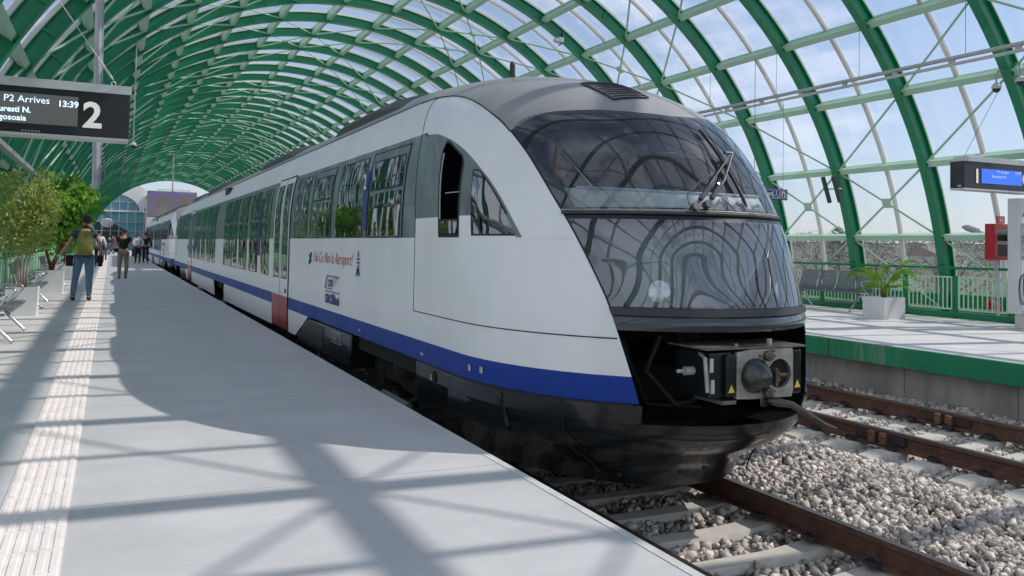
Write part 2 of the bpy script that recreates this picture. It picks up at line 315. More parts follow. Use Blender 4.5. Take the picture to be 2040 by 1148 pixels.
def track(xc, zt, y0, y1, dy, name, lab, first):
    for sx in (-1, 1):
        side = 'left-hand' if sx < 0 else 'right-hand'
        o = rail_mesh(xc+sx*.753, zt, y0, y1).build('rail', ['rust', 'railtop'])
        tag(o, f'rusty steel {side} rail of {lab}', 'rail', 'rails')
    sb = MB()
    k0 = -int((first-y0)/dy); proto = None; clip0 = None
    for i in range(int((14.0-y0)/dy)):
        yy = first+dy*(k0+i)
        if xc < 5 and yy > 9: break
        if proto is None:
            s_ = proto = sleeper_mesh().build('sleeper', 'sleeper', smooth='auto')
        else:
            s_ = proto.copy(); COL.objects.link(s_)
        s_.location = (xc, yy, zt-.172); s_.rotation_euler = (0, 0, random.uniform(-.008, .008))
        tag(s_, f'pale concrete sleeper of {lab}, {ORD[i]} from the picture bottom', 'sleeper', f'sleepers of {lab}')
        if yy < 9.5:
            for sx in (-1, 1):
                for q in (-1, 1):
                    if clip0 is None:
                        m_ = MB(); m_.box((0, 0, .017), (.06, .11, .03)); m_.tube([(.02, -.05, .037), (0, -.02, .057), (-.03, 0, .032), (0, .04, .052)], .009, 6)
                        c_ = clip0 = m_.build('rail_clip', 'darkiron', s_)
                    else: c_ = clip0.copy(); COL.objects.link(c_); c_.parent = s_
                    c_.location = (sx*.753+q*.095, 0, 0); c_.rotation_euler = (0, 0, 0 if q > 0 else pi)
    return proto
for xc, zt, lab, first, dy in ((3.98, -.55, 'the near track', 4.13, .553), (8.02, -.45, 'the empty far track', 5.15, .505)):
    track(xc, zt, 1.6, 110, dy, 'track', lab, first)
for sx, yc in ((-1, 6.35), (1, 6.75)):
    e = empty('rail_joint', (8.02+sx*.753, yc, -.55), ('nearer' if sx < 0 else 'farther')+' bolted joint bar on the empty far track rail', 'rail joint')
    m_ = MB(); m_.box((-.028, 0, .015), (.03, .62, .085)); m_.box((.028, 0, .015), (.03, .62, .085)); m_.build('joint_bar', 'darkiron', e, bevel=.006)
    for q in (-.07, .07):
        m_ = MB(); m_.box((-.065, q, .012), (.045, .07, .12)); m_.cyl((-.092, q, .03), (1,0,0), .016, .02, 6); m_.build('bond_clamp', mat('rust brown clamp', (.20, .10, .06), .8, var=.3, scale=20), e, bevel=.005)

# ================================================================== GLAZED CANOPY
CX, CZ = 6.5, -.3
canopy = empty('station_canopy', (CX, 12, 0), 'tunnel-shaped glass and green steel roof vaulting over both platforms', 'station roof')
def arc_strip(rs, a0, a1, n, prof, mi=0, mb=None):
    """prof: list of (dr, dy) closed polygon; swept along the arc"""
    mb = mb or MB(); k = len(prof); base = len(mb.v)
    for i in range(n+1):
        a = R(a0+(a1-a0)*i/n)
        for dr, dy in prof: mb.v.append(((rs+dr)*cos(a), dy, CZ+(rs+dr)*sin(a)))
    for i in range(n):
        for j in range(k):
            p0 = base+i*k+j; p1 = base+i*k+(j+1) % k; mb.f.append((p0, p1, p1+k, p0+k)); mb.mi.append(mi)
    return mb
I = [(0, -.09), (.02, -.09), (.02, -.035), (.26, -.035), (.26, -.09), (.28, -.09), (.28, .09), (.26, .09), (.26, .035), (.02, .035), (.02, .09), (0, .09)]
mb = arc_strip(9.04, -3, 183, 110, I); arc_strip(9.325, -2, 182, 90, [(0, -.055), (.075, -.055), (.075, .055), (0, .055)], 1, mb)
for j in range(-1, 18):     # gusset plates and web stiffeners at the purlin nodes
    a = R(12.7+9.8*j); rot = Matrix.Rotation(-(a-pi/2), 3, 'Y')
    mb.box((9.15*cos(a), 0, CZ+9.15*sin(a)), (.05, .19, .2), rot, 0)
    a2 = R(12.7+9.8*j+5.5); rot = Matrix.Rotation(-(a2-pi/2), 3, 'Y')
    if j in (4, 9, 13): mb.box((9.18*cos(a2), 0, CZ+9.18*sin(a2)), (.03, .17, .24), rot, 0)
rib0 = mb.build('rib', ['green', 'beige'], canopy)
KI0, KI1 = -9, 44
ribs = {}
for i in range(KI0, KI1+1):
    o = rib0 if i == KI0 else rib0.copy()
    if i != KI0: COL.objects.link(o)
    o.location = (0, 2.3*i, 0)
mull = arc_strip(9.32, -2, 182, 80, [(0, -.04), (.06, -.04), (.06, .04), (0, .04)]).build('glazing_bar', 'beige', canopy)
for i in range(KI0, KI1):
    o = mull if i == KI0 else mull.copy()
    if i != KI0: COL.objects.link(o)
    o.location = (0, 2.3*i+1.15, 0)
YA, YB = 2.3*KI0, 2.3*KI1
for j in range(-1, 18):
    a = R(12.7+9.8*j); rot = Matrix.Rotation(-(a-pi/2), 3, 'Y'); m_ = MB()
    m_.box((9.185*cos(a), (YA+YB)/2, CZ+9.185*sin(a)), (.12, YB-YA, .17), rot)
    m_.box((9.36*cos(a), (YA+YB)/2, CZ+9.36*sin(a)), (.10, YB-YA, .07), rot)
    m_.build('purlin', 'pale', canopy)
def node(i, j, r=9.14):
    a = R(12.7+9.8*j); return Vector((r*cos(a), 2.3*i, CZ+r*sin(a)))
def chain(c, fam):
    m_ = MB()
    for j in range(-1, 17):
        i = j-c if fam == 0 else c-j; i2 = i+1 if fam == 0 else i-1
        if not (KI0 <= i <= KI1 and KI0 <= i2 <= KI1): continue
        a, b_ = node(i, j), node(i2, j+1); d = (b_-a).normalized(); m_.tube([a+d*.15, b_-d*.15], .024 if fam else .022, 6)
        mid = (a+b_)/2
        if fam == 0 and (i2+j) % 5 in (1, 2) : m_.box(mid, (.05, .2, .2), Matrix.Rotation(-(R(12.7+9.8*(j+.5))-pi/2), 3, 'Y') @ Matrix.Rotation(pi/2, 3, 'Y'))
    if m_.v: m_.build('brace', 'pale', canopy)
for c in range(-46, 33):
    if c % 5 in (0, 4): chain(c, 0)
for c in range(KI0-1, KI1+18):
    if c % 5 in (1, 2): chain(c, 1)
m_ = MB()
for j0, j1 in ((-2, 7), (9, 18)):
    a0 = 12.7+9.8*j0 if j0 > -2 else -2; a1 = 12.7+9.8*j1 if j1 < 18 else 182
    n = 60; As = np.radians(np.linspace(a0, a1, n))
    P = np.stack([np.stack([9.415*np.cos(As), np.full(n, yy), CZ+9.415*np.sin(As)], -1) for yy in (YA, YB)]); m_.grid(P)
m_.build('glazing', 'canopy glass', canopy, smooth=True)

# parapets, pipes and railings at the foot of the vault
for sx, xw, lab in ((-1, -2.72, 'left, behind the planters'), (1, 15.72, 'right, behind the palm')):
    m_ = MB(); m_.b2(min(xw, xw+.05*sx), max(xw, xw+.05*sx), Y0P, 113, -.2, .52); m_.b2(xw-.07, xw+.07, Y0P, 113, .52, .56)
    tag(m_.build('parapet', 'green2'), f'low green steel parapet at the foot of the glazing on the {lab}', 'parapet')
    m_ = MB(); m_.tube([(xw-sx*.12, Y0P, .27), (xw-sx*.12, 113, .27)], .035, 8); m_.tube([(xw-sx*.17, Y0P, .19), (xw-sx*.17, 113, .19)], .02, 8)
    tag(m_.build('pipe', mat('white lagged pipe', (.6, .62, .6), .5)), f'white pipes running along the parapet on the {lab}', 'pipe')
def railing(x, y0, y1, z0, name_lab, step=2.3):
    e = empty('railing', (x, y0, z0), name_lab, 'railing')
    m_ = MB(); m_.tube([(0, 0, 1.0), (0, y1-y0, 1.0)], .028, 8); m_.build('handrail', 'green', e)
    m_ = MB(); m_.b2(-.03, .03, 0, y1-y0, -.0, .12); m_.build('kerb', 'green', e)
    np_ = int((y1-y0)/1.15); sp = (y1-y0)/np_
    post = None; pan = None
    for k in range(np_+1):
        if post is None:
            m_ = MB(); m_.box((0, 0, .42), (.04, .035, .84)); m_.box((0, .07, .42), (.04, .035, .84)); m_.tube([(0, .035, .8), (0, .035, 1.0)], .012, 6); m_.box((-.02, .035, .03), (.12, .14, .02))
            post = m_.build('post', 'green', e); o = post
        else: o = post.copy(); COL.objects.link(o)
        o.location = (0, sp*k, 0)
    for k in range(np_):
        if pan is None:
            m_ = MB(); w_ = sp-.16
            m_.b2(-.012, .012, .11, .11+w_, .8, .83); m_.b2(-.012, .012, .11, .11+w_, .16, .19)
            nb = 10
            for q in range(nb+1):
                yy = .11+w_*q/nb; wd = .02 if 0 < q < nb else .034; m_.b2(-.009, .009, yy-wd/2, yy+wd/2, .188, .802)
            pan = m_.build('bar_panel', 'rail paint', e); o = pan
        else: o = pan.copy(); COL.objects.link(o)
        o.location = (0, sp*k, 0)
railing(15.3, 2.2, 56, .1, 'green handrail with pale green bar panels behind the palm and bench')
railing(-2.35, 4.5, 50, 0, 'pale green bar railing behind the potted trees on the left platform')

# overhead cable tray on wires
tray = empty('cable_tray', (13.2, 12, 4.72), 'grey metal cable tray hung on thin wires above the far platform', 'cable tray')
m_ = MB(); m_.b2(-.05, .05, -30, 90, .05, .10); m_.build('tray', 'zinc', tray)
m_ = MB(); m_.b2(-.06, .02, -30, 90, -.06, -.02)
for k in range(70): m_.b2(-.03, .01, -20+k*1.2, -19.9+k*1.2, -.02, .05)
m_.build('conduit', mat('pale conduit', (.55, .55, .56), .4), tray)
for k in range(-5, 12):
    m_ = MB(); m_.tube([(0, 2.3*k+.1, .1), (0, 2.3*k+.1, 1.07)], .004, 4); m_.build('wire', 'darkiron', tray)

# ================================================================== TRAIN
XC = 3.98
ZK = np.array([-.45,-.28,-.2,-.12,-.05,.1,.4,.82,1.31,1.75,2.1,2.4,2.7,2.9,3.05,3.14,3.19])
YKn = np.array([5.16,5.11,5.04,4.90,4.76,4.6,4.549,4.573,4.722,4.932,5.175,5.481,6.06,6.734,7.439,7.955,8.363]); DN = (1.842, 2.087)
def Wz(z):
    z = np.asarray(z, float); top = 1.415*(1-np.clip((z-1.3)/1.89, 0, 1)**3)**(1/3)
    return np.where(z > .3, top, np.interp(z, [-.45,-.28,-.05,.1,.3], [1.05,1.15,1.3,1.38,1.415]))
def pch(xk, yk, x):
    x = np.clip(np.asarray(x, float), xk[0], xk[-1]); h = np.diff(xk); d = np.diff(yk)/h
    m = np.zeros_like(yk); m[1:-1] = np.where(d[:-1]*d[1:] > 0, 2*d[:-1]*d[1:]/(d[:-1]+d[1:]+1e-12), 0); m[0] = d[0]; m[-1] = d[-1]
    i = np.clip(np.searchsorted(xk, x)-1, 0, len(xk)-2); t = (x-xk[i])/h[i]
    return yk[i]*(2*t**3-3*t**2+1)+h[i]*m[i]*(t**3-2*t**2+t)+yk[i+1]*(-2*t**3+3*t**2)+h[i]*m[i+1]*(t**3-t**2)
def Yt(z): return pch(ZK, YKn, z)
def Dz(z): return np.interp(z, [-.5, 1.3, 3.19], [DN[0], DN[0], DN[1]])
def S(t, z): return np.stack([XC+Wz(z)*np.sin(t), Yt(z)+Dz(z)*(1-np.cos(t)), np.asarray(z, float)+0*t], -1)
def Wl(z): z = np.asarray(z, float); return np.where(z > .3, Wz(z), np.interp(z, [-.45, -.1, .3], [1.33, 1.40, 1.415]))
def sideP(y, z, sg=1):
    yt, D_ = Yt(z), Dz(z); c = np.clip(1-(y-yt)/D_, 0, 1); sn = np.where(y < yt+D_, np.sqrt(np.maximum(0, 1-c*c)), 1.)
    return np.stack([XC-sg*Wl(z)*sn, y+0*z, z+0*y], -1)
_az = np.array([.17,.315,.488,.735,.885,1.03,1.282,1.559,1.753,1.931,2.075,2.285,2.364,2.495,2.628,2.736,2.809,2.83])
_at = np.array([.52,.547,.581,.629,.656,.682,.733,.791,.835,.871,.900,.956,.977,1.023,1.066,1.122,1.206,1.313])
def tA(z): return pch(_az, _at, z)
def yA(z): t_ = tA(z); return Yt(z)+Dz(z)*(1-np.cos(t_))
_bz = np.array([1.42,1.549,1.703,1.843,1.994,2.144,2.239,2.318,2.378,2.412]); _by = np.array([5.67,5.79,5.94,6.10,6.32,6.58,6.80,7.05,7.33,7.75])
def yB(z): return pch(_bz, _by, z)
def zC(t): return pch(np.array([0,.2,.5,.66,.777,.863,.956]), np.array([2.405,2.42,2.445,2.442,2.414,2.366,2.285]), np.abs(t))
JY = 23.36
def gridF(f, us, vs, off=0):
    U, V = np.meshgrid(us, vs); P = f(U, V)
    if off:
        e = 1e-4; A = f(U+e, V)-f(U-e, V); B = f(U, V+e)-f(U, V-e); n = np.cross(A, B); ln = np.linalg.norm(n, axis=-1, keepdims=True); n = n/np.maximum(ln, 1e-12)
        c = np.array([XC, 8.5, 1.2]); ref = P-np.array([XC, 0, 1.0]); ref[..., 1] = np.where(P[..., 1] < 6.6, P[..., 1]-9, 0)
        sgn = np.sign((n*ref).sum(-1, keepdims=True)); P = P+n*sgn*off
    return P
def lin(a, b, n): return np.linspace(a, b, n)
def front(mb, z0, z1, nt_, nz, off=0, tf=tA, mi=0, dt=0):
    f = lambda u, v: S(u*(tf(v)-dt), v); mb.grid(gridF(f, lin(-1, 1, nt_), lin(z0, z1, nz), off), mi)
def side(mb, z0, z1, y0, y1, nz=8, off=0, mi=0, sides=(1, -1), ny=None):
    f0 = y0 if callable(y0) else (lambda z: y0+0*z); f1 = y1 if callable(y1) else (lambda z: y1+0*z)
    zs = lin(z0, z1, nz) if not hasattr(z0, '__len__') else z0
    # dense where curved, coarse on the straight part
    q = np.concatenate([lin(0, .25, 26), lin(.27, 1, 12)]) if ny is None else lin(0, 1, ny)
    for sg in sides:
        f = lambda u, v: sideP(f0(v)+(f1(v)-f0(v))*u, v, sg)
        P = gridF(f, q, zs, 0); 
        if off: P[..., 0] -= sg*off
        mb.grid(P, mi, flip=sg < 0)
M['white'] = mat('white train paint', (.88, .88, .88), .36, var=.045, scale=1.1, coat=.10, stretch=(1, 2.2, .5))
M['blue'] = mat('blue train paint', (.003, .040, .30), .45, var=.06, scale=2, coat=.05, spec=.3)
M['band'] = mat('grey green window band', (.13, .17, .17), .3, var=.22, scale=2.2, coat=.22, stretch=(1, 3, .5))
M['roof'] = mat('dusty grey roof paint', (.33, .325, .32), .42, var=.13, scale=1.6, coat=.1)
M['roof box'] = mat('dark roof cowling', (.045, .045, .05), .55, var=.2, scale=4)
M['black'] = mat('black gloss frame', (.003, .004, .008), .3)
M['skirt'] = mat('dark grey skirt paint', (.010, .013, .015), .22, var=.3, scale=2.5, coat=.35)
M['under'] = mat('dirty underframe', (.012, .011, .010), .8, var=.4, scale=8)
M['bumper'] = mat('dark blue grey bumper', (.035, .047, .06), .2, var=.15, scale=3, coat=.7)
M['red'] = mat('dark red door paint', (.40, .012, .018), .35, var=.08, coat=.3)
M['rubber'] = mat('black rubber seal', (.008, .008, .009), .6)
M['steel'] = mat('worn bare steel', (.40, .38, .35), .45, .5, var=.25, scale=14, bump=.1, bscale=60)
M['sign blue'] = mat('blue sign film', (.018, .03, .22), .4)
M['sign white'] = mat('white sign film', (.78, .78, .78), .4)
M['sign red'] = mat('red lettering', (.55, .03, .035), .45)
M['mark'] = mat('small grey marking', (.45, .47, .47), .5)
M['interior'] = mat('grey cab lining', (.50, .52, .53), .7, var=.1)
M['interior light'] = mat('light grey cab panel', (.66, .70, .69), .6, var=.06)
M['seat cloth'] = mat('dark blue seat cloth', (.02, .03, .06), .8)
# dark mirror-like side glass with a slight waviness
gm = mat('tinted side glass', (.010, .016, .015), .02, ior=2.1, spec=.9)
t = gm.node_tree; tc = N(t, 'ShaderNodeTexCoord'); mp = N(t, 'ShaderNodeMapping'); mp.inputs['Scale'].default_value = (1, 1.9, .75); n = N(t, 'ShaderNodeTexNoise'); n.inputs['Scale'].default_value = 1.3; n.inputs['Detail'].default_value = 1
bp = N(t, 'ShaderNodeBump'); bp.inputs['Strength'].default_value = .45; bp.inputs['Distance'].default_value = .035
t.links.new(tc.outputs['Object'], mp.inputs[0]); t.links.new(mp.outputs[0], n.inputs[0]); t.links.new(n.outputs[0], bp.inputs['Height']); t.links.new(bp.outputs[0], t.nodes['Principled BSDF'].inputs['Normal'])
M['side glass'] = gm
M['screen glass'] = glassmat('windscreen glass', (.86, .90, .91), .05, .006, dirt=.055, ior=1.45, glossc=(.92, .96, 1), wavy=.8)
M['screen glass 2'] = glassmat('lower windscreen glass', (.80, .86, .88), .11, .006, dirt=.04, ior=1.5, glossc=(.92, .96, 1), wavy=1.0)

train = empty('passenger_train', (XC, 8, -.55), 'white and blue railcar with grey roof and big curved windscreen, nearest the camera', 'train', 'railcars coupled together at the platform')
tM = Matrix.Translation(train.location).inverted()
def tb(mb, name, m, parent=None, smooth='auto', bevel=0, label=None):
    o = mb.build(name, m, parent or train, smooth=smooth, bevel=bevel); 
    if parent is None: o.matrix_parent_inverse = tM
    if label: o['label'] = label
    return o
half = []           # parts of the front car that get mirrored to make the rear car
def tp(*a, **k):
    o = tb(*a, **k); half.append(o); return o
NZ = 10
DY0, DY1 = 13.70, 15.14
# white shell
mb = MB()
side(mb, .49, 1.42, yA, JY); side(mb, 1.42, 1.60, yA, 7.55, 4)
for z0, z1 in ((1.60, 2.412),):
    side(mb, z0, z1, yA, yB, 18, ny=14)
side(mb, 2.412, 2.83, yA, JY, 12)
tp(mb, 'body_shell', 'white')
mb = MB(); side(mb, 1.60, 2.412, yB, 7.55, 16, ny=16); side(mb, 1.42, 2.412, 7.55, JY, 14, ny=4); tp(mb, 'window_band', 'band')
mb = MB(); side(mb, .31, .49, yA, JY, 4); tp(mb, 'blue_stripe', 'blue')
# roof
mb = MB()
us = lin(-1, 1, 61); vs = lin(0, 1, 22); U, V = np.meshgrid(us, vs)
zrow = 2.285+(2.83-2.285)*V; P = S(U*tA(zrow), zC(.956*U)*(1-V)+2.83*V); mb.grid(P)
zr = np.concatenate([lin(2.83, 3.1, 14), 3.19-(3.19-3.1)*(lin(1, 0, 14)**2)[1:]])
ts = lin(-pi/2, pi/2, 61)
U, V = np.meshgrid(ts, zr); P = S(U, V); PL = sideP(np.full_like(zr, JY), zr, 1)[:, None]; PR = sideP(np.full_like(zr, JY), zr, -1)[:, None]
mb.grid(np.concatenate([PL, P, PR], 1)); rf = tp(mb, 'roof', 'roof', smooth=True)
# thin dark gutter line between roof and white side
mb = MB()
for sg in (1, -1):
    mb.tube([tuple(sideP(np.array(yy), np.array(2.832), sg)) for yy in (8.0, 8.3, 9, 12, JY)], .009, 6)
zz = np.concatenate([lin(2.285, 2.8, 20), [2.82, 2.83]])
for s_ in (-1, 1): mb.tube([tuple(S(np.array(s_*tA(z_)), np.array(z_))) for z_ in zz], .007, 6)
tp(mb, 'roof_seam', 'rubber', parent=rf) if False else tp(mb, 'roof_seam', 'rubber')
# roof hatch, antenna, cowlings
def topz(x, y):
    zs = lin(2.3, 3.189, 400); yt_, D_ = Yt(zs), Dz(zs); c = np.clip(1-(y-yt_)/D_, 0, 1); sn = np.where(y < yt_+D_, np.sqrt(np.maximum(0, 1-c*c)), 1.)
    w_ = np.where(y > yt_, Wz(zs)*sn, -1); ok = np.where(w_ >= abs(x-XC))[0]
    return float(zs[ok[-1]]) if len(ok) else 2.3
def rooftube(mb, pts, r): mb.tube([(x_, y_, topz(x_, y_)+.002) for x_, y_ in pts], r, 6)
mb = MB()
f = lambda u, v: np.array([[[x_, y_, topz(x_, y_)+.012] for x_ in lin(3.62, 3.96, 14)] for y_ in lin(5.80, 6.34, 14)])
mb.grid(f(0, 0)); tp(mb, 'roof_hatch', mat('grey roof hatch', (.20, .20, .20), .5, var=.1), smooth=True)
mb = MB()
for q in range(9):
    y_ = 5.85+q*.057; mb.tube([(x_, y_, topz(x_, y_)+.016) for x_ in lin(3.64, 3.94, 8)], .005, 6)
for pl in ([(3.62, y_) for y_ in lin(5.80, 6.34, 12)], [(3.96, y_) for y_ in lin(5.80, 6.34, 12)], [(x_, 5.80) for x_ in lin(3.62, 3.96, 8)], [(x_, 6.34) for x_ in lin(3.62, 3.96, 8)]): mb.tube([(a, b_, topz(a, b_)+.014) for a, b_ in pl], .006, 6)
tp(mb, 'hatch_slats', 'roof box')
mb = MB(); mb.lathe((3.7, 7.9, 3.12), (0,0,1), [(0, .03), (.1, .03), (.13, .028), (.15, .015)], 12); tp(mb, 'antenna', 'roof box')
def cowl(y0, y1, h):
    mb = MB(); ysq = [y0, y0+.5, y0+1.0, y1-.4, y1]; hs = [.0, h*.55, h, h, 0]
    rows = [[(XC+q, y_, float(topz(XC+q, 15))+.004+hh) for q in lin(-1.0, 1.0, 17)] for y_, hh in zip(ysq, hs)]
    base = [[(XC+q, y_, 2.9) for q in (-1.0, 1.0)] for y_ in ysq]
    P = np.array([[b_[0]]+r+[b_[1]] for b_, r in zip(base, rows)]); mb.grid(P)
    tp(mb, 'roof_cowling', 'roof box')
cowl(9.3, 12.6, .09); cowl(15.6, 19.5, .10)
# windscreen surrounds with real openings
def fr_up(u, v):
    t0 = .956*u; z_ = 1.60+(zC(t0)-1.60)*v; return S(u*tA(z_), z_)
def fr_lo(u, v):
    z_ = .905+(1.60-.905)*v; return S(u*tA(z_), z_)
def ring(f, ui, v0, v1, mb, off=0):
    for us, vs in ((lin(-1, 1, 50), lin(0, v0, 4)), (lin(-1, 1, 50), lin(v1, 1, 4)), (lin(-1, -ui, 5), lin(v0, v1, 20)), (lin(ui, 1, 5), lin(v0, v1, 20))): mb.grid(gridF(f, us, vs, off))
mb = MB(); ring(fr_up, .905, .06, .90, mb); ring(fr_lo, .875, .085, .915, mb); tp(mb, 'windscreen_frame', 'black')
mb = MB(); mb.grid(gridF(fr_up, lin(-.985, .985, 70), lin(.03, .985, 36), .005)); ws = tp(mb, 'windscreen', 'screen glass', smooth=True)
mb = MB(); mb.grid(gridF(fr_lo, lin(-.985, .985, 70), lin(.075, .945, 26), .005)); tp(mb, 'lower_windscreen', 'screen glass 2', smooth=True)
# trim strips (seam between the panes, lower bar)
def strip(z_, r, m, name, off=.01, s_=1.0):
    mb = MB(); pts = gridF(lambda u, v: S(u*tA(v), v), lin(-s_, s_, 50), np.array([z_]), off)[0]; mb.tube(pts, r, 6); return tp(mb, name, m)
strip(1.607, .013, 'roof box', 'centre_trim'); strip(1.625, .006, 'steel', 'trim_line', .012)
mb = MB(); front(mb, .90, .95, 50, 3, .018); front(mb, .90, .90001, 50, 2, 0); tp(mb, 'lower_trim', mat('dark metal trim', (.05, .05, .055), .4, .4))
mb = MB(); f = lambda u, v: S(u*tA(v), v)
P = gridF(f, lin(-1, 1, 50), lin(.80, .905, 8)); bul = (.014*np.sin(lin(0, pi, 8)))[:, None, None]
n_ = P-np.array([XC, 8.5, 0]); n_[..., 2] = 0; n_ /= np.linalg.norm(n_, axis=-1, keepdims=True); mb.grid(P+n_*bul)
mb.grid(np.stack([P[0], P[0]+np.array([0, .25, 0])])); tp(mb, 'bumper', 'bumper', smooth=True)
# coupler bay behind the open flap
mb = MB(); x0, x1 = 3.08, 4.88
mb.grid(np.array([[(x0, 5.9, .0), (x1, 5.9, .0)], [(x0, 5.9, .85), (x1, 5.9, .85)]]))
P0 = S(lin(-1, 1, 30)*tA(.80), np.full(30, .80)); P1 = np.stack([np.clip(P0[:, 0], x0, x1), np.full(30, 5.9), np.full(30, .80)], -1); mb.grid(np.stack([P0, P1]))
for s_ in (-1, 1):
    zs = lin(.17, .80, 8); A = S(s_*tA(zs), zs); B = np.stack([np.full(8, XC+s_*.9), np.full(8, 5.9), zs], -1); mb.grid(np.stack([A, B]))
mb.b2(3.5, 4.8, 4.98, 5.9, .02, .10); mb.b2(3.28, 3.5, 5.15, 5.9, .02, .10); tp(mb, 'coupler_bay', 'under')
# skirt
def yS0(z): return Yt(z)+Dz(z)*(1-np.cos(.53))
mb = MB(); zs = lin(-.375, .17, 26)
P = S(np.broadcast_to(lin(-pi/2, pi/2, 61), (26, 61)), np.broadcast_to(zs[:, None], (26, 61)))
PL = sideP(7.40+.1*(zs+.1), zs, 1)[:, None]; PR = sideP(7.40+.1*(zs+.1), zs, -1)[:, None]; mb.grid(np.concatenate([PL, P, PR], 1))
side(mb, .17, .298, lambda z: yS0(z)+.0*z, 7.44, 4)
P2 = P[-1][12:-12]; inner = P2+np.array([0, .22, -.0])*1.0; inner[:, 0] = XC+(inner[:, 0]-XC)*.86; mb.grid(np.stack([P2, inner])); mb.grid(np.stack([inner, inner-np.array([0, 0, .12])]))
P3 = P[0]; inn = XC+(P3[:, 0]-XC)*.9; mb.grid(np.stack([P3, np.stack([inn, P3[:, 1]+.12, P3[:, 2]+.02], -1)]))
tp(mb, 'front_skirt', 'skirt', smooth='auto')
mb = MB()
for t_, z_ in ((-.62, -.28), (-.5, -.3), (-.14, -.26), (.02, -.24), (.45, -.12), (.52, -.1)):
    c_ = S(np.array(t_), np.array(z_)); mb.cyl(c_, (math.sin(t_), -1, -.1), .022, .012, 14)
tp(mb, 'skirt_bolt', 'rubber')
# coupler
e = empty('coupler', (0, 0, 0), None, None); e.parent = train; e.matrix_parent_inverse = tM; half.append(e)
def cp(mb, name, m, **k):
    o = mb.build(name, m, e, **k); return o
cx, cy, cz = 4.02, 4.47, .53
bmx = bmesh.new()
mb = MB()       # face plate with a round hole
ring_n = 32; hx, hz, hr = cx+.125, cz-.005, .10; 
outer = []
for k in range(ring_n):
    an = 2*pi*k/ring_n; dx, dz = cos(an), sin(an)
    L1 = []
    if dx > 1e-6: L1.append((cx+.245-hx)/dx)
    if dx < -1e-6: L1.append((cx-.245-hx)/dx)
    if dz > 1e-6: L1.append((cz+.165-hz)/dz)
    if dz < -1e-6: L1.append((cz-.165-hz)/dz)
    l_ = min(L1); outer.append((hx+dx*l_, hz+dz*l_))
v = []; 
for k in range(ring_n): an = 2*pi*k/ring_n; v.append((hx+hr*cos(an), cy, hz+hr*sin(an)))
for k in range(ring_n): v.append((outer[k][0], cy, outer[k][1]))
n0 = len(v); v += [(a, b_+.03, c_) for a, b_, c_ in v]
f = []
for k in range(ring_n):
    k2 = (k+1) % ring_n; f += [(k, k2, ring_n+k2, ring_n+k), (n0+k, n0+ring_n+k, n0+ring_n+k2, n0+k2), (k, n0+k, n0+k2, k2), (ring_n+k, ring_n+k2, n0+ring_n+k2, n0+ring_n+k)]
mb.add(v, f); bmx.free()
for ax_, az_ in ((-.245, .165), (.245, .165), (-.245, -.165), (.245, -.165)): pass
cp(mb, 'face_plate', 'steel')
mb = MB(); mb.lathe((hx, cy+.03, hz), (0,1,0), [(0, .105), (.12, .10), (.2, .06)], 28); cp(mb, 'socket', 'under')
mb = MB(); mb.lathe((cx-.09, cy, cz-.01), (0,-1,0), [(0, .118), (.02, .115), (.05, .10), (.09, .078), (.12, .05), (.135, .02)], 32); cp(mb, 'cone', mat('oily steel cone', (.10, .10, .10), .28, .85, var=.3, scale=9), smooth='auto')
mb = MB()
for zz_ in (cz+.12, cz-.125):
    mb.lathe((cx+.012, cy, zz_), (0,-1,0), [(0, .036), (.035, .034), (.04, .026)], 18); mb.lathe((cx+.012, cy-.036, zz_), (0,-1,0), [(0, .016), (.012, .014)], 12)
for a, b_ in ((.045, .15), (.07, .15), (-.05, .12), (.075, .115), (-.05, -.12), (.075, -.12)): mb.cyl((cx+a, cy-.004, cz+b_), (0,1,0), .009, .012, 8)
mb.box((cx+.04, cy-.06, cz-.01), (.03, .05, .07)); mb.cyl((cx+.075, cy-.08, cz), (1,0,0), .012, .07, 10); mb.box((cx-.0, cy-.10, cz-.01), (.02, .03, .12))
cp(mb, 'fittings', mat('brown oily steel', (.16, .13, .10), .45, .6, var=.3, scale=15), bevel=.003)
mb = MB(); mb.b2(cx-.50, cx+.36, cy+.0, cy+.42, cz+.17, cz+.182); mb.b2(cx-.36, cx-.246, cy-.0, cy+.3, cz-.19, cz-.165); cp(mb, 'cover_plate', mat('scratched steel lid', (.22, .20, .18), .45, .6, var=.3, scale=15))
mb = MB(); mb.b2(cx-.45, cx-.262, cy+.02, cy+.40, cz-.15, cz+.15); mb.b2(cx+.262, cx+.34, cy+.02, cy+.36, cz-.15, cz+.15); mb.b2(cx-.252, cx+.252, cy+.06, cy+.5, cz-.15, cz+.16)
mb.b2(cx-.34, cx-.262, cy-.02, cy+.02, cz-.14, cz+.14); cp(mb, 'contact_box', 'skirt', bevel=.012)
mb = MB(); mb.tube([(cx-.47, cy+.1, cz+.14), (cx-.49, cy+.02, cz+.12), (cx-.49, cy-.01, cz-.1)], .014, 8); mb.cyl((cx-.56, cy+.1, cz+.03), (1,0,0), .028, .07, 10); mb.cyl((cx-.62, cy+.1, cz+.03), (1,0,0), .012, .06, 8)
mb.cyl((cx+.12, cy+.1, cz+.20), (0,0,1), .02, .04, 8); mb.cyl((cx-.2, cy+.06, cz+.19), (0,0,1), .012, .02, 8); cp(mb, 'hose_fitting', 'steel')
lp_ = mat('pale blue label', (.5, .62, .66), .5)
for xx, zz_ in ((cx-.44, cz+.07), (cx-.43, cz-.07)): mb = MB(); mb.b2(xx-.013, xx+.013, cy+.012, cy+.019, zz_-.045, zz_+.045); cp(mb, 'label_plate', lp_)
wt_ = mat('yellow warning film', (.75, .58, .08), .5)
